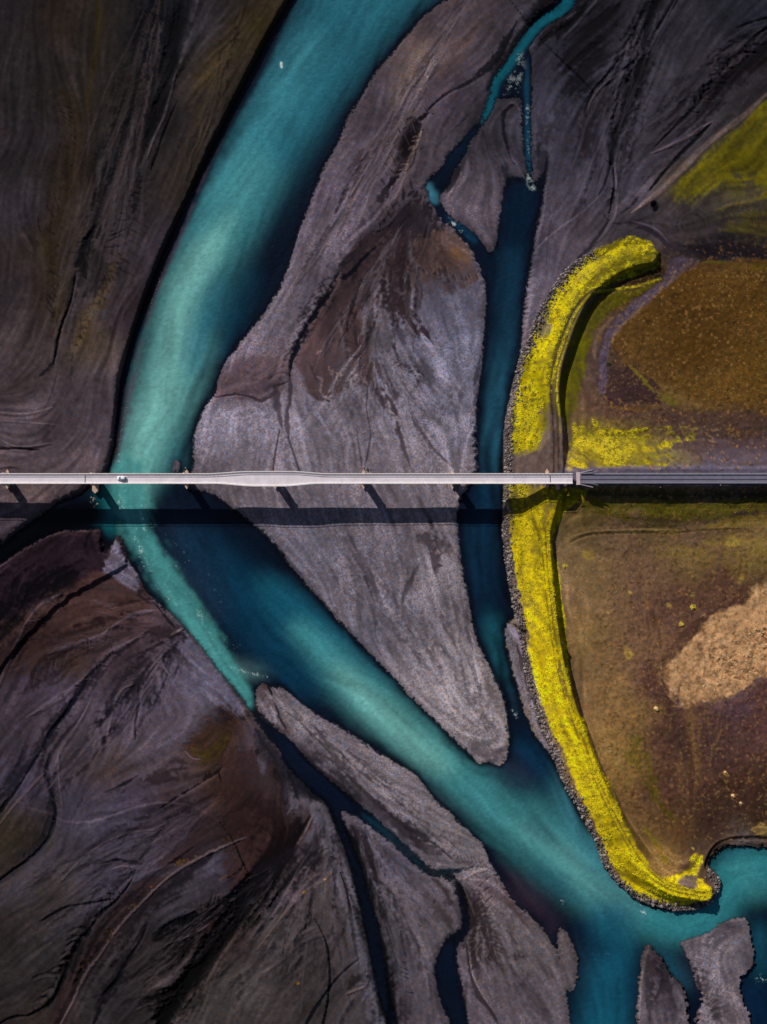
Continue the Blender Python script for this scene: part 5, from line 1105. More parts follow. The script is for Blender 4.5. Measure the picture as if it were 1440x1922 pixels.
def sheet(name, zz, cols, keep, mat):
    ny, nx = zz.shape
    vx = np.broadcast_to(((ax - 720) * S)[None, :], zz.shape); vy = np.broadcast_to(((961 - ay) * S)[:, None], zz.shape)
    co = np.stack([vx, vy, zz], 2).reshape(-1, 3).astype(np.float32)
    i = np.arange(ny * nx).reshape(ny, nx)
    q = np.stack([i[:-1, :-1], i[1:, :-1], i[1:, 1:], i[:-1, 1:]], 2)
    if keep is not None:
        kq = keep[:-1, :-1] | keep[1:, :-1] | keep[1:, 1:] | keep[:-1, 1:]
        q = q[kq]
        used = np.zeros(ny * nx, bool); used[q.ravel()] = True
        remap = np.cumsum(used) - 1
        co = co[used]; q = remap[q]
    else:
        q = q.reshape(-1, 4); used = None
    me = bpy.data.meshes.new(name)
    me.vertices.add(len(co)); me.vertices.foreach_set('co', co.ravel())
    nf = len(q)
    me.loops.add(nf * 4); me.loops.foreach_set('vertex_index', q.ravel().astype(np.int32))
    me.polygons.add(nf); me.polygons.foreach_set('loop_start', (np.arange(nf) * 4).astype(np.int32))
    me.polygons.foreach_set('use_smooth', np.ones(nf, bool))
    me.update(calc_edges=True)
    for an, arr in cols.items():
        arr = arr.reshape(ny * nx, -1)
        if used is not None: arr = arr[used]
        if arr.shape[1] == 3:
            at_ = me.attributes.new(an, 'FLOAT_COLOR', 'POINT')
            at_.data.foreach_set('color', np.concatenate([arr, np.ones((len(arr), 1))], 1).astype(np.float32).ravel())
        else:
            at_ = me.attributes.new(an, 'FLOAT', 'POINT'); at_.data.foreach_set('value', arr.astype(np.float32).ravel())
    me.materials.append(mat)
    o = bpy.data.objects.new(name, me); sc.collection.objects.link(o)
    return o

def newmat(name):
    m = bpy.data.materials.new(name); m.use_nodes = True
    nt = m.node_tree; b = nt.nodes['Principled BSDF']
    return m, nt, b
def node(nt, typ, **kw):
    n = nt.nodes.new(typ)
    for a, v in kw.items(): setattr(n, a, v)
    return n
def simple(name, col, rough=.8, metal=0., var=.12, scale=2., bump=.0):
    m, nt, b = newmat(name)
    c = lin(col) / ALB
    tc = node(nt, 'ShaderNodeTexCoord'); n = node(nt, 'ShaderNodeTexNoise'); n.inputs['Scale'].default_value = scale; n.inputs['Detail'].default_value = 6
    nt.links.new(tc.outputs['Object'], n.inputs['Vector'])
    r = node(nt, 'ShaderNodeMapRange'); r.inputs['From Min'].default_value = .3; r.inputs['From Max'].default_value = .7
    r.inputs['To Min'].default_value = 1 - var; r.inputs['To Max'].default_value = 1 + var
    nt.links.new(n.outputs[0], r.inputs[0])
    v = node(nt, 'ShaderNodeVectorMath', operation='SCALE'); v.inputs[0].default_value = tuple(float(x) for x in c)
    nt.links.new(r.outputs[0], v.inputs['Scale']); nt.links.new(v.outputs[0], b.inputs['Base Color'])
    b.inputs['Roughness'].default_value = rough; b.inputs['Metallic'].default_value = metal
    if bump:
        bp = node(nt, 'ShaderNodeBump'); bp.inputs['Strength'].default_value = bump; bp.inputs['Distance'].default_value = .1
        nt.links.new(n.outputs[0], bp.inputs['Height']); nt.links.new(bp.outputs[0], b.inputs['Normal'])
    return m

# ground material: colour of the sediment per vertex, pebbles and grit from noise
mg, nt, b = newmat('riverbed_ground')
at1 = node(nt, 'ShaderNodeAttribute', attribute_name='tone'); at2 = node(nt, 'ShaderNodeAttribute', attribute_name='grit')
tc = node(nt, 'ShaderNodeTexCoord')
n1 = node(nt, 'ShaderNodeTexNoise'); n1.inputs['Scale'].default_value = 1.15; n1.inputs['Detail'].default_value = 3; n1.inputs['Roughness'].default_value = .75
n2 = node(nt, 'ShaderNodeTexNoise'); n2.inputs['Scale'].default_value = .9; n2.inputs['Detail'].default_value = 2
for n in (n1, n2): nt.links.new(tc.outputs['Object'], n.inputs['Vector'])
mr = node(nt, 'ShaderNodeMapRange'); mr.inputs['From Min'].default_value = .25; mr.inputs['From Max'].default_value = .75; mr.inputs['To Min'].default_value = -.62; mr.inputs['To Max'].default_value = .62; mr.clamp = False
nt.links.new(n1.outputs[0], mr.inputs[0])
mul = node(nt, 'ShaderNodeMath', operation='MULTIPLY'); nt.links.new(mr.outputs[0], mul.inputs[0]); nt.links.new(at2.outputs['Fac'], mul.inputs[1])
ad = node(nt, 'ShaderNodeMath', operation='ADD'); ad.inputs[1].default_value = 1.0; nt.links.new(mul.outputs[0], ad.inputs[0])
mx0 = node(nt, 'ShaderNodeMath', operation='MAXIMUM'); mx0.inputs[1].default_value = .15; nt.links.new(ad.outputs[0], mx0.inputs[0])
vs = node(nt, 'ShaderNodeVectorMath', operation='SCALE'); nt.links.new(at1.outputs['Color'], vs.inputs[0]); nt.links.new(mx0.outputs[0], vs.inputs['Scale'])
# single pebbles run warmer or bluer
tint = node(nt, 'ShaderNodeMix', data_type='RGBA'); tint.inputs[6].default_value = (1.16, .98, .84, 1); tint.inputs[7].default_value = (.86, 1.0, 1.2, 1)
mr2 = node(nt, 'ShaderNodeMapRange'); mr2.inputs['From Min'].default_value = .35; mr2.inputs['From Max'].default_value = .65
nt.links.new(n2.outputs[0], mr2.inputs[0]); nt.links.new(mr2.outputs[0], tint.inputs[0])
vm = node(nt, 'ShaderNodeVectorMath', operation='MULTIPLY'); nt.links.new(vs.outputs[0], vm.inputs[0]); nt.links.new(tint.outputs[2], vm.inputs[1])
nt.links.new(vm.outputs[0], b.inputs['Base Color'])
b.inputs['Roughness'].default_value = .95; b.inputs['Specular IOR Level'].default_value = .08
bp = node(nt, 'ShaderNodeBump'); bp.inputs['Strength'].default_value = .6; bp.inputs['Distance'].default_value = .22
nt.links.new(n1.outputs[0], bp.inputs['Height']); nt.links.new(bp.outputs[0], b.inputs['Normal'])

ZG = Z[np.ix_(iys, ixs)]
ground = sheet('ground', ZG, {'tone': COLR[iys][:, ixs], 'grit': GRAIN[np.ix_(iys, ixs)]}, None, mg)
ground['kind'] = 'structure'

# water material: silt laden glacial water, clear and thin at its edges
mw, nt, b = newmat('glacial_water')
a1 = node(nt, 'ShaderNodeAttribute', attribute_name='silt'); a2 = node(nt, 'ShaderNodeAttribute', attribute_name='cover')
nt.links.new(a1.outputs['Color'], b.inputs['Base Color'])
b.inputs['Roughness'].default_value = .22; b.inputs['IOR'].default_value = 1.33
tc = node(nt, 'ShaderNodeTexCoord')
n1 = node(nt, 'ShaderNodeTexNoise'); n1.inputs['Scale'].default_value = .55; n1.inputs['Detail'].default_value = 5; n1.inputs['Distortion'].default_value = .6
nt.links.new(tc.outputs['Object'], n1.inputs['Vector'])
bp = node(nt, 'ShaderNodeBump'); bp.inputs['Strength'].default_value = .7; bp.inputs['Distance'].default_value = .3
nt.links.new(n1.outputs[0], bp.inputs['Height']); nt.links.new(bp.outputs[0], b.inputs['Normal'])
tr = node(nt, 'ShaderNodeBsdfTransparent'); tr.inputs[0].default_value = (.55, .68, .72, 1)
mix = node(nt, 'ShaderNodeMixShader')
nt.links.new(a2.outputs['Fac'], mix.inputs[0]); nt.links.new(tr.outputs[0], mix.inputs[1]); nt.links.new(b.outputs[0], mix.inputs[2])
nt.links.new(mix.outputs[0], nt.nodes['Material Output'].inputs[0])
kp = (shore > .42)[np.ix_(iys, ixs)]
WZ = (0.0 + .035 * L2 * sstep(.5, .8, shore) + .05 * foam)[np.ix_(iys, ixs)]
water = sheet('river_water', WZ, {'silt': WC[iys][:, ixs], 'cover': alpha[np.ix_(iys, ixs)]}, kp, mw)
water['kind'] = 'structure'

def gz(x, y):
    """ground height under a world point"""
    c = int(round((x / S + 720 - X0) / RES)); r = int(round((961 - y / S - Y0) / RES))
    return float(Z[min(max(r, 0), NY - 1), min(max(c, 0), NX - 1)])

# ------------------------------------------------------------------ object helpers
def link(o): sc.collection.objects.link(o); return o
def obj(name, bm, mat, parent=None, smooth=False):
    me = bpy.data.meshes.new(name); bm.normal_update(); bm.to_mesh(me); bm.free()
    for m in (mat if isinstance(mat, (list, tuple)) else [mat]): me.materials.append(m)
    if smooth:
        for q in me.polygons: q.use_smooth = True
    o = bpy.data.objects.new(name, me); link(o)
    if parent: o.parent = parent
    return o
def tag(o, label, cat, group=None):
    o['label'] = label; o['category'] = cat
    if group: o['group'] = group
    return o
def empty(name, loc, label, cat, group=None, rz=0.):
    o = bpy.data.objects.new(name, None); o.location = loc; o.rotation_euler.z = rz; link(o)
    o.empty_display_size = .5
    return tag(o, label, cat, group)
def box(bm, cx, cy, cz, sx, sy, sz, rz=0., bev=0., taper=1.):
    vs = []
    for dz in (-.5, .5):
        t = taper if dz > 0 else 1
        for dx, dy in ((-.5, -.5), (.5, -.5), (.5, .5), (-.5, .5)):
            x, y = dx * sx * t, dy * sy * t
            vs.append(bm.verts.new((cx + x * math.cos(rz) - y * math.sin(rz), cy + x * math.sin(rz) + y * math.cos(rz), cz + dz * sz)))
    fs = [bm.faces.new([vs[i] for i in f]) for f in ((3,2,1,0),(4,5,6,7),(0,1,5,4),(1,2,6,5),(2,3,7,6),(3,0,4,7))]
    if bev:
        es = list({e for f in fs for e in f.edges}); bmesh.ops.bevel(bm, geom=es, offset=bev, segments=2, affect='EDGES', profile=.6)
def strip(bm, path_a, path_b, z0, z1):
    """solid between two plan lines a (north) and b (south), bottom z0 top z1 (lists or numbers)"""
    n = len(path_a)
    def zz(z, i): return z[i] if isinstance(z, (list, tuple, np.ndarray)) else z
    R = []
    for i in range(n):
        a, b_ = path_a[i], path_b[i]
        R.append([bm.verts.new((a[0], a[1], zz(z1, i))), bm.verts.new((b_[0], b_[1], zz(z1, i))), bm.verts.new((b_[0], b_[1], zz(z0, i))), bm.verts.new((a[0], a[1], zz(z0, i)))])
    for i in range(n - 1):
        for j in range(4):
            bm.faces.new((R[i][j], R[i][(j + 1) % 4], R[i + 1][(j + 1) % 4], R[i + 1][j]))
    bm.faces.new(R[0][::-1]); bm.faces.new(R[-1])
def prism(bm, pts, z0, z1, top=None):
    lo = [bm.verts.new((x, y, z0)) for x, y in pts]; hi = [bm.verts.new((x, y, z1)) for x, y in (top or pts)]
    n = len(pts)
    for i in range(n): bm.faces.new((lo[i], lo[(i + 1) % n], hi[(i + 1) % n], hi[i]))
    bm.faces.new(lo[::-1]); bm.faces.new(hi)

M_conc = simple('pale_bridge_concrete', (188, 172, 172), .85, var=.10, scale=.5, bump=.1)
M_deck = simple('worn_deck_concrete', (214, 204, 212), .85, var=.10, scale=.25, bump=.1)
M_curb = simple('light_kerb_concrete', (248, 242, 240), .85, var=.08, scale=.8)
M_side = simple('shade_toned_concrete', (150, 136, 150), .9, var=.15, scale=.6)  # concrete darkened for the railing's shade, reused on the wing walls
M_steel = simple('galvanised_steel', (176, 172, 178), .45, .6, .08, 3.)
M_pier = simple('tan_pier_concrete', (186, 156, 138), .9, var=.14, scale=.7, bump=.2)
M_joint = simple('expansion_joint_rubber', (30, 26, 28), .8)
M_asph = simple('grey_asphalt', (104, 100, 118), .9, var=.14, scale=.4, bump=.1)
M_seam = simple('tar_seam', (36, 36, 50), .7, var=.2, scale=1.)
M_line = simple('worn_edge_paint', (170, 170, 182), .8, var=.25, scale=1.5)
M_rock = simple('grey_basalt', (88, 79, 80), .9, var=.35, scale=1.2, bump=.4)
M_rock2 = simple('pale_lichen_rock', (132, 120, 116), .9, var=.25, scale=1.5, bump=.4)
M_rock3 = simple('dark_basalt', (62, 54, 56), .9, var=.3, scale=1.5, bump=.4)
M_moss = simple('yellow_moss', (204, 188, 12), .95, var=.3, scale=1.2, bump=.3)
M_moss2 = simple('olive_moss', (120, 112, 16), .95, var=.3, scale=1.2, bump=.3)
M_grass = simple('dry_grass', (150, 112, 52), .95, var=.3, scale=1.2, bump=.3)
M_sandr = simple('sandstone_crust', (206, 164, 118), .9, var=.2, scale=2., bump=.3)
M_white = simple('white_car_paint', (232, 236, 244), .25, 0., .02)
M_glass = simple('dark_car_glass', (16, 20, 28), .08)
M_tyre = simple('black_tyre', (18, 18, 20), .9)
M_rim = simple('wheel_metal', (150, 152, 156), .35, .7)
M_red = simple('red_lamp', (150, 20, 16), .3)
M_lamp = simple('clear_lamp', (225, 228, 230), .15)
M_post = simple('white_marker_post', (235, 232, 226), .6, var=.03)
M_refl = simple('orange_reflector', (216, 110, 40), .3)

# ------------------------------------------------------------------ the bridge
HD = 13.6
FD = 1 - HD / HC
def bx_(px): return (px - 720) * S * FD
def by_(py): return (961 - py) * S * FD
xs_px = np.concatenate([np.arange(-700, 380, 12), np.arange(380, 640, 5), np.arange(640, 1086, 11.15)])
def bulge(px): return float(sstep(385, 470, px) * (1 - sstep(545, 620, px)))
def ny_(px): return 888.3 - 4.2 * bulge(px)
def sy_(px): return 908.0 + 4.8 * float(sstep(400, 480, px) * (1 - sstep(530, 600, px)))
N_ = [(bx_(q), by_(ny_(q))) for q in xs_px]; S_ = [(bx_(q), by_(sy_(q))) for q in xs_px]
bridge = empty('road_bridge', (bx_(360), by_(898), 0), 'long single lane concrete bridge with railings and a wider passing bay crossing the turquoise river', 'bridge')
def off(o): o.matrix_parent_inverse = Matrix.Translation(-bridge.location); return o
bm = bmesh.new(); strip(bm, N_, S_, HD - .32, HD - .02); off(obj('deck', bm, M_deck, bridge))
# strip inside the north kerb, railing shade put into its colour; kerbs
def inset(line, d): return [(x, y + d) for x, y in line]
bm = bmesh.new(); strip(bm, inset(N_, -.45), inset(N_, -1.1), HD - .02, HD + .10); off(obj('shaded_kerb_strip', bm, M_side, bridge))
for nm, ln, d0, d1 in (('kerb', N_, -.003, -.45), ('kerb', S_, .62, .003)):
    bm = bmesh.new(); strip(bm, inset(ln, d0), inset(ln, d1), HD - .018, HD + .28); off(obj(nm, bm, M_curb, bridge))
# girders
for d in (1.15, -1.15):
    bm = bmesh.new(); cx = [(x, (a[1] + b_[1]) / 2 + d) for (x, _), a, b_ in zip(N_, N_, S_)]
    strip(bm, inset(cx, .35), inset(cx, -.35), HD - 2.3, HD - .325); off(obj('girder', bm, M_conc, bridge))
# railings: rail with posts
for ln, d in ((N_, -.22), (S_, .30)):
    bm = bmesh.new(); l2 = inset(ln, d)
    strip(bm, inset(l2, .07), inset(l2, -.07), HD + 1.05, HD + 1.2)
    r = off(obj('railing', bm, M_steel, bridge))
    bm2 = bmesh.new(); L = np.array(l2)
    for x in np.arange(L[0, 0] + 1, L[-1, 0], 2.0):
        box(bm2, x, float(np.interp(x, L[:, 0], L[:, 1])), HD + .66, .09, .09, .78)
    q2 = obj('baluster', bm2, M_steel, r); q2['kind'] = 'stuff'
# joints
for px in (160, 1033, -180):
    bm = bmesh.new(); box(bm, bx_(px), by_(898.4), HD - .008, .42, 4.6, .03); off(obj('expansion_joint', bm, M_joint, bridge))
# piers: wall shafts with pointed noses on longer footings
pier_px = [-510, -340, -170, 2, 168, 343, 513, 682, 852, 1030]
pc = by_(898.3)
for px in pier_px:
    x = bx_(px); g = min(gz(x, pc), gz(x, pc + 5), gz(x, pc - 5)) - 1.0 if px > 0 else .5
    bm = bmesh.new()
    t = .62; L = 2.75
    prism(bm, [(x - t, pc - L), (x, pc - L - .7), (x + t, pc - L), (x + t, pc + L), (x, pc + L + .7), (x - t, pc + L)], g, HD - 2.9)
    sh = off(obj('pier', bm, M_pier, bridge))
    bm = bmesh.new(); prism(bm, [(x - .9, pc - 2.9), (x + .9, pc - 2.9), (x + .9, pc + 2.9), (x - .9, pc + 2.9)], HD - 2.9, HD - 2.3); obj('pier_cap', bm, M_conc, sh)
    bm = bmesh.new(); big = 1.5 if px in (168,) else .85; LL = 7.4 if px == 168 else 5.2
    prism(bm, [(x - big, pc - LL + 1.4), (x, pc - LL), (x + big, pc - LL + 1.4), (x + big, pc + LL - 1.4), (x, pc + LL), (x - big, pc + LL - 1.4)], g - .5, max(1.6, gz(x, pc) + 1.2))
    obj('pier_footing', bm, M_pier, sh)
# east abutment
ab = bmesh.new(); xa = bx_(1084)
box(ab, xa + .6, by_(898), HD - 3.5, 1.6, 6.4, 6.3)
abut = off(obj('abutment', ab, M_conc, bridge))
for s, py in ((1, 884.5), (-1, 911.5)):
    wb_ = bmesh.new(); y0 = by_(898) + s * 3.2
    prism(wb_, [(xa + 1.4, y0), (xa + 1.4, y0 - s * .5), (xa + 8, y0 + s * 1.1), (xa + 8, y0 + s * 1.5)][::s], HD - 5, HD + .2, [(xa + 1.4, y0), (xa + 1.4, y0 - s * .5), (xa + 8, y0 + s * 1.1), (xa + 8, y0 + s * 1.5)][::s])
    obj('wing_wall', wb_, M_side, abut)
bm = bmesh.new(); box(bm, bx_(1049), by_(911), 7.5, 1.6, 4.0, 7.0); off(obj('pier', bm, M_pier, bridge))

# ------------------------------------------------------------------ the road on its embankment
ZR = 13.62
rx0 = xa + 1.5; rx1 = rx0 + 3000
xs = list(np.concatenate([np.arange(rx0, rx0 + 200, 4.), np.arange(rx0 + 200, rx1, 100)]))
bm = bmesh.new(); strip(bm, [(x, by_(887.6)) for x in xs], [(x, by_(907.6)) for x in xs], ZR - .5, ZR); road = obj('road', bm, M_asph); road['kind'] = 'structure'
bm = bmesh.new(); strip(bm, [(x, by_(899.3)) for x in xs], [(x, by_(901.1)) for x in xs], ZR - .2, ZR + .005); o = obj('road_seam', bm, M_seam, road)
bm = bmesh.new(); strip(bm, [(x, by_(889.6)) for x in xs], [(x, by_(890.3)) for x in xs], ZR - .2, ZR + .006); obj('edge_line', bm, M_line, road)
bm = bmesh.new(); strip(bm, [(x, by_(905.0)) for x in xs], [(x, by_(905.8)) for x in xs], ZR - .2, ZR + .006); obj('edge_line', bm, M_line, road)
for name, py, lab in (('guard_rail', 888.4, 'steel guard rail along the north edge of the embankment road, flared at the bridge'), ('guard_rail', 905.6, 'steel guard rail along the south, shaded edge of the embankment road')):
    s = 1 if py < 898 else -1
    g = empty(name, (rx0, by_(py), ZR), lab, 'guard rail', 'guard rails of the embankment road')
    pts = [(0 if i else 0, 0) for i in range(0)]
    xx = np.concatenate([np.linspace(0, 10, 9), np.arange(14, 420, 4.)])
    yy = [0 if x > 10 else 0 for x in xx]
    bm = bmesh.new(); strip(bm, [(x, y + .12) for x, y in zip(xx, yy)], [(x, y - .12) for x, y in zip(xx, yy)], .42, .76); obj('rail_beam', bm, M_steel, g)
    bm = bmesh.new()
    for x in np.arange(1, 400, 4.): box(bm, x, s * .2, .3, .12, .12, .8)
    o = obj('rail_post', bm, M_steel, g); o['kind'] = 'stuff'
    bm = bmesh.new(); fl = [(0 + t * 9, s * (.1 + 1.3 * t * t)) for t in np.linspace(0, 1, 8)]
    strip(bm, [(x, y + .11) for x, y in fl], [(x, y - .11) for x, y in fl], .35, .72)
    obj('flared_end', bm, M_steel, g)
# marker posts
def marker(px, py, label):
    z = 13.35; P = at(px, py, z); z = max(gz(P.x, P.y), 12.0)
    t = empty('marker_post', (P.x, P.y, z - .05), label, 'marker post', 'white marker posts along the road')
    bm = bmesh.new(); prism(bm, [(-.16, -.10), (.16, -.10), (.16, .10), (-.16, .10)], 0, 1.05, [(-.13, -.07), (.13, -.07), (.13, .07), (-.13, .07)]); obj('post', bm, M_post, t)
    bm = bmesh.new(); box(bm, 0, 0, .84, .34, .24, .16); obj('reflector', bm, M_refl, t)
marker(1240, 879.5, 'white marker post on the north verge of the road, the one nearer the bridge')
marker(1240, 914.5, 'white marker post on the south verge of the road, the one nearer the bridge')
marker(1354, 879.0, 'white marker post on the north verge of the road, the farther one from the bridge')
marker(1352, 910.5, 'white marker post on the south verge of the road, the farther one from the bridge')

# ------------------------------------------------------------------ the car
cp = at(228, 897.2, HD + .8)
car = empty('parked_car', (cp.x, cp.y, HD - .02), 'small white hatchback driving on the bridge over the turquoise channel', 'car', rz=math.pi)
car.name = 'car'
# body by lofting cross sections along x (front at +x after turning: heads west)
def loft(secs, bm):
    R = []
    for x, ring in secs: R.append([bm.verts.new((x, y, z)) for y, z in ring])
    n = len(R[0])
    for i in range(len(R) - 1):
        for j in range(n): bm.faces.new((R[i][j], R[i][(j + 1) % n], R[i + 1][(j + 1) % n], R[i + 1][j]))
    bm.faces.new(R[0][::-1]); bm.faces.new(R[-1])
def ring(w, zb, zm, zt, wt): return [(-w, zb), (w, zb), (w * 1.02, zm), (wt, zt), (-wt, zt), (-w * 1.02, zm)]
bm = bmesh.new()
loft([(-2.25, ring(.72, .42, .70, .95, .62)), (-2.15, ring(.86, .30, .72, 1.02, .74)), (-1.6, ring(.92, .28, .74, 1.05, .80)), (0, ring(.93, .28, .74, 1.03, .82)), (.9, ring(.92, .28, .72, .98, .80)), (1.7, ring(.90, .28, .66, .86, .74)), (2.15, ring(.80, .32, .58, .72, .62)), (2.28, ring(.66, .40, .54, .62, .5))], bm)
body = obj('body', bm, M_white, car, True)
md = body.modifiers.new('sub', 'SUBSURF'); md.levels = 1; md.render_levels = 2
bm = bmesh.new(); loft([(-2.0, ring(.70, .98, 1.10, 1.25, .60)), (-1.5, ring(.78, 1.0, 1.3, 1.50, .62)), (-.5, ring(.80, 1.0, 1.3, 1.56, .64)), (.2, ring(.80, .98, 1.25, 1.52, .62)), (.55, ring(.79, .97, 1.15, 1.34, .62))], bm)
cab = obj('cabin', bm, M_white, car, True); md = cab.modifiers.new('sub', 'SUBSURF'); md.levels = 1; md.render_levels = 2
bm = bmesh.new(); pr = [(.36, 1.46), (1.02, 1.03)]
prism_v = [bm.verts.new(v) for v in ((.30, -.56, 1.50), (.30, .56, 1.50), (1.08, .70, 1.00), (1.08, -.70, 1.00), (.25, -.54, 1.2), (.25, .54, 1.2), (.95, .68, .93), (.95, -.68, .93))]
for f in ((0,3,2,1),(4,5,6,7),(0,1,5,4),(1,2,6,5),(2,3,7,6),(3,0,4,7)): bm.faces.new([prism_v[i] for i in f])
obj('windscreen', bm, M_glass, car)
bm = bmesh.new(); v = [bm.verts.new(c) for c in ((-1.86, -.56, 1.42), (-1.86, .56, 1.42), (-2.12, .62, 1.06), (-2.12, -.62, 1.06), (-1.7, -.54, 1.3), (-1.7, .54, 1.3), (-1.95, .60, 1.0), (-1.95, -.60, 1.0))]
for f in ((0,1,2,3),(7,6,5,4),(0,4,5,1),(1,5,6,2),(2,6,7,3),(3,7,4,0)): bm.faces.new([v[i] for i in f])
obj('rear_window', bm, M_glass, car)
for s in (-1, 1):
    bm = bmesh.new(); box(bm, -.55, s * .735, 1.22, 2.0, .14, .30, taper=.9); obj('side_window', bm, M_glass, car)
    bm = bmesh.new(); box(bm, 2.16, s * .55, .62, .16, .3, .12, bev=.02); obj('headlight', bm, M_lamp, car)
    bm = bmesh.new(); box(bm, -2.2, s * .62, .86, .12, .2, .2, bev=.02); obj('tail_light', bm, M_red, car)
    bm = bmesh.new(); box(bm, .55, s * 1.0, 1.0, .16, .2, .14, bev=.03); obj('mirror', bm, M_white, car)
    for x in (-1.35, 1.4):
        bm = bmesh.new(); bmesh.ops.create_cone(bm, cap_ends=True, segments=20, radius1=.32, radius2=.32, depth=.22, matrix=Matrix.Translation((x, s * .82, .32)) @ Matrix.Rotation(math.pi / 2, 4, 'X'))
        wh = obj('wheel', bm, M_tyre, car)
        bm = bmesh.new(); bmesh.ops.create_cone(bm, cap_ends=True, segments=16, radius1=.20, radius2=.20, depth=.24, matrix=Matrix.Translation((x, s * .82, .32)) @ Matrix.Rotation(math.pi / 2, 4, 'X'))
        obj('rim', bm, M_rim, wh)

# ------------------------------------------------------------------ boulders of the levee foot
def rock_mesh(name, seed, mat, sub=2):
    bm = bmesh.new(); bmesh.ops.create_icosphere(bm, subdivisions=sub, radius=1.)
    r = random.Random(seed)
    pl = [(Vector((r.uniform(-1, 1), r.uniform(-1, 1), r.uniform(-.6, 1))).normalized(), r.uniform(.55, .85)) for _ in range(9)]
    for v in bm.verts:
        for n, d in pl:
            s = v.co.dot(n)
            if s > d: v.co -= n * (s - d)
        v.co.z *= .75
    me = bpy.data.meshes.new(name); bm.to_mesh(me); bm.free(); me.materials.append(mat); return me
rocks = [rock_mesh('boulder', i, (M_rock, M_rock2, M_rock3, M_rock, M_rock2)[i % 5], 1 if i % 2 else 2) for i in range(10)]
foot_n = [(1110,474),(1092,487),(1068,503),(1042,536),(1016,578),(996,628),(980,665),(968,710),(958,755),(951,800),(949,850),(950,900)]
foot_s = [(950,905),(947,950),(945,985),(949,1040),(956,1090),(966,1140),(975,1180),(984,1235),(994,1290),(1010,1340),(1026,1385),(1044,1428),(1056,1462),(1079,1503),(1100,1542),(1121,1583),(1134,1620),(1155,1649),(1183,1676),(1218,1693),(1259,1703),(1301,1704),(1332,1690),(1347,1665),(1344,1645),(1328,1632)]
def along(pts, n, w):
    Q, U = spline(pts); seg = np.linalg.norm(np.diff(Q, axis=0), axis=1); cs = np.concatenate([[0], np.cumsum(seg)])
    out = []
    for _ in range(n):
        s = random.random() * cs[-1]; i = min(int(np.searchsorted(cs, s)) - 1, len(Q) - 2); i = max(i, 0)
        t = (s - cs[i]) / max(seg[i], 1e-6); P = Q[i] * (1 - t) + Q[i + 1] * t; T = (Q[i + 1] - Q[i]) / max(seg[i], 1e-6)
        nrm = np.array([T[1], -T[0]])       # towards the levee (east)
        o = abs(random.gauss(0, 1)) * w * .5 - 2.5
        out.append((P[0] + nrm[0] * o, P[1] + nrm[1] * o))
    return out
spots = along(foot_n, 1500, 15) + along(foot_s, 3300, 13)
sized = sorted([(random.lognormvariate(-.72, .38), q) for q in spots], key=lambda t: -t[0])
inframe = [t for t in sized if 0 < t[1][0] < 1440]
def place_rock(i, r, px, py, z=None):
    x = (px - 720) * S; y = (961 - py) * S
    return Vector((x, y, (gz(x, y) if z is None else z) + r * .15))
for i, (r, q) in enumerate(inframe[:290]):
    o = bpy.data.objects.new('boulder', rocks[i % 10]); link(o)
    o.location = place_rock(i, r, *q); r = min(r, 1.15)
    o.scale = (r * random.uniform(.8, 1.2), r * random.uniform(.8, 1.2), r * random.uniform(.7, 1.1)); o.rotation_euler = (random.uniform(-.4, .4), random.uniform(-.4, .4), random.uniform(0, 6.28))
    tag(o, 'large grey basalt boulder in the stone bank at the foot of the yellow mossy levee', 'boulder', 'boulders along the foot of the levee')
def scatter(name, items, protos, mats):
    """many small pieces in one mesh: items = (pos, scale vec, rz, proto)"""
    V = []; F = []; MI = []; base = 0
    pv = [np.array([v.co[:] for v in me.vertices]) for me in protos]; pf = [np.array([list(f.vertices) for f in me.polygons]) for me in protos]
    for pos, sc_, rz, pi, mi in items:
        c, s = math.cos(rz), math.sin(rz); v = pv[pi] * np.array(sc_)
        v = np.stack([v[:, 0] * c - v[:, 1] * s, v[:, 0] * s + v[:, 1] * c, v[:, 2]], 1) + np.array(pos)
        V.append(v); F.append(pf[pi] + base); MI.append(np.full(len(pf[pi]), mi)); base += len(v)
    V = np.concatenate(V).astype(np.float32); F = np.concatenate(F).astype(np.int32); MI = np.concatenate(MI).astype(np.int32)
    me = bpy.data.meshes.new(name); me.vertices.add(len(V)); me.vertices.foreach_set('co', V.ravel())
    me.loops.add(len(F) * 3); me.loops.foreach_set('vertex_index', F.ravel()); me.polygons.add(len(F))
    me.polygons.foreach_set('loop_start', (np.arange(len(F)) * 3).astype(np.int32)); me.polygons.foreach_set('material_index', MI); me.update(calc_edges=True)
    for m in mats: me.materials.append(m)
    o = bpy.data.objects.new(name, me); link(o); return o
its = []
for r, q in inframe[290:]:
    pos = place_rock(0, r, *q); its.append((pos[:], (r * random.uniform(.8, 1.2), r * random.uniform(.8, 1.2), r * .9), random.uniform(0, 6.28), random.choice((1, 3, 5, 7, 9)), random.choice((0, 0, 1, 2))))
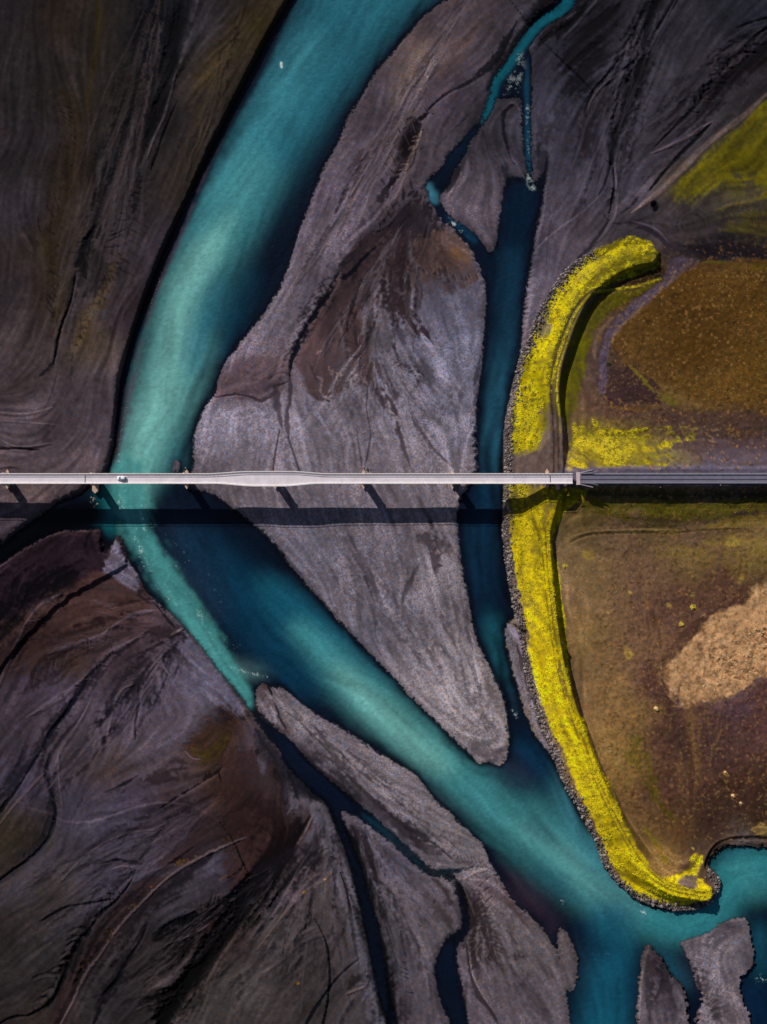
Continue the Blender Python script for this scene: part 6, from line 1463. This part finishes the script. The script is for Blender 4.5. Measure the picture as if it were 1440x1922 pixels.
# strays on the submerged gravel ridge, bars and pier rubble
for pts, n, w in (([(307,500),(278,596),(257,665),(246,721),(240,762),(227,818),(217,870)], 300, 5), ([(950,1180),(970,1240),(990,1310),(1020,1370),(1040,1420)], 260, 10)):
    for q in along(pts, n, w):
        r = random.uniform(.12, .36); pos = place_rock(0, r, *q); pos.z = max(pos.z, -.06); its.append((pos[:], (r, r, r * .8), random.uniform(0, 6.28), random.choice((1, 3, 5, 7, 9)), random.choice((0, 1, 2))))
for cx, cy, n in ((174, 937, 10), (178, 945, 6), (691, 880, 10), (855, 917, 8), (348, 884, 10)):
    for _ in range(n):
        r = random.uniform(.25, .75); q = (cx + random.gauss(0, 4), cy + random.gauss(0, 3)); pos = place_rock(0, r, *q); its.append(((pos[0], pos[1], max(pos[2], .05)), (r, r, r * .8), random.uniform(0, 6.28), random.choice((1, 3, 5)), random.choice((0, 1, 2))))
rr = scatter('riprap', its, rocks, [M_rock, M_rock2, M_rock3]); rr['kind'] = 'stuff'

# crusts and stones on the sandy patch
sandp = [rock_mesh('sandstone_lump', 40 + i, M_sandr, 1 + i % 2) for i in range(6)]
bmi = bmesh.new(); bmesh.ops.create_icosphere(bmi, subdivisions=1, radius=1.); lump = bpy.data.meshes.new('lump'); bmi.to_mesh(lump); bmi.free()
for i in range(85):
    a = random.gauss(0, 1); b2 = random.gauss(0, 1)
    tx = 1250 + a * 95 + b2 * 30; ty = 870 - a * 60 + b2 * 55
    if random.random() < .15: tx, ty = 1405 + random.gauss(0, 14), 720 + random.gauss(0, 36)
    if not (930 < tx < 1440 and 640 < ty < 1050) or tx < 1100 and ty < 800: continue
    px, py = tx / 2.88 + 940, ty / 2.88 + 940
    o = bpy.data.objects.new('sandstone_lump', sandp[i % 6]); link(o)
    r = random.uniform(.22, .55); o.location = place_rock(0, r, px, py); o.scale = (r * random.uniform(.8, 1.5), r, r * random.uniform(.5, 1.)); o.rotation_euler.z = random.uniform(0, 6.28)
    tag(o, 'small tan lump of crust standing on the pale sandy patch in the brown field', 'stone', 'stones on the pale sandy patch')

# tussocks: moss cushions on the levees, grass clumps in the field
its = []
ys, xs2 = np.where((mossy > .75) & (land > .9) & (N4 + .5 * N20 > -.6)); n = len(ys); sel = rng.choice(n, min(n, 15000), replace=False)
for j in sel:
    px = gx[xs2[j]] + random.uniform(-1, 1); py = gy[ys[j]] + random.uniform(-1, 1)
    if 1300 < px and py < 420 and random.random() < .6: continue
    x = (px - 720) * S; y = (961 - py) * S; r = random.uniform(.14, .34)
    dark = COLR[ys[j], xs2[j], 0] < .3
    its.append(((x, y, gz(x, y)), (r, r, r * .7), random.uniform(0, 6.28), 0, 1 if dark else (0 if random.random() < .85 else 1)))
mo = scatter('moss_cushions', its, [lump], [M_moss, M_moss2]); mo['kind'] = 'stuff'
its = []
ys, xs2 = np.where((fieldm > .9) & (mossy < .75) & (land > .95) & (LEV < 1) & (emb < 8) & (COLR[..., 0] < .36) & (sandm < .05)); n = len(ys); sel = rng.choice(n, 16000, replace=False)
for j in sel:
    px = gx[xs2[j]]; py = gy[ys[j]]
    if px > 1450: continue
    if 1.5 * COLR[ys[j], xs2[j], 0] / .14 + .4 * N20[ys[j], xs2[j]] < random.gauss(1.8, .9): continue
    if 1200 < px and 1330 < py and random.random() < .85: continue
    x = (px - 720) * S; y = (961 - py) * S; r = random.uniform(.12, .28)
    its.append(((x, y, gz(x, y)), (r, r, r * .9), 0, 0, 0 if random.random() < .8 else 1))
gr = scatter('grass_tussocks', its, [lump], [M_grass, M_moss2]); gr['kind'] = 'stuff'

# a few shrubs one can tell apart
def shrub(px, py, R, mat, label, name='shrub'):
    x = (px - 720) * S; y = (961 - py) * S; bm = bmesh.new(); rnd = random.Random(px)
    for _ in range(int(70 * R)):
        d = Vector((rnd.gauss(0, 1), rnd.gauss(0, 1), abs(rnd.gauss(0, .8)))).normalized() * R * rnd.uniform(.4, 1.)
        M = Matrix.Translation((d.x, d.y, d.z * .8)) @ Matrix.Rotation(rnd.uniform(0, 3), 4, 'Z') @ Matrix.Rotation(rnd.uniform(-1, 1), 4, 'X')
        bmesh.ops.create_cone(bm, cap_ends=True, segments=4, radius1=.22 * R, radius2=.02, depth=.06 * R, matrix=M)
    t = empty(name, (x, y, gz(x, y)), label, 'shrub')
    obj('foliage', bm, mat, t)
    bm = bmesh.new(); bmesh.ops.create_cone(bm, cap_ends=True, segments=6, radius1=.08 * R, radius2=.03 * R, depth=R * .9, matrix=Matrix.Translation((0, 0, R * .4))); obj('stem', bm, M_rock3, t)
M_dkg = simple('dark_green_leaves', (60, 60, 18), .9, var=.3)
M_ylw = simple('straw_yellow_leaves', (196, 170, 60), .9, var=.3)
shrub(1050, 1206, 1.5, M_dkg, 'dark green shrub at the inner edge of the yellow levee, beside its upper track')
shrub(1275, 1170, 1.3, M_ylw, 'straw yellow shrub at the edge of the dark band above the sandy patch')
shrub(1297, 1138, 1.5, M_ylw, 'round straw yellow bush on brown ground, the larger of two north of the sandy patch')
shrub(1139, 684, 1.2, M_dkg, 'dark bush beside the purple grey farm track in the brown field')
shrub(1058, 1062, 1.0, M_ylw, 'small bright bush on the field just east of the upper levee')
def stone(px, py, r, label):
    o = bpy.data.objects.new('stone', rocks[2].copy()); o.data.materials.clear(); o.data.materials.append(M_sandr); link(o)
    o.location = place_rock(0, r, px, py); o.scale = (r, r, r * .8); tag(o, label, 'stone')
stone(1229, 1328, 1.5, 'large pale rounded stone just below the left tip of the sandy patch')
stone(1373, 1491, 1.2, 'pale stone lying alone on the dark brown ground, the upper of a pair')
stone(1388, 1505, .9, 'small pale stone on dark brown ground, the lower of a pair')
stone(1358, 1447, .8, 'small pale stone on brown ground north of the pale pair')
print('scene built', NX, NY)
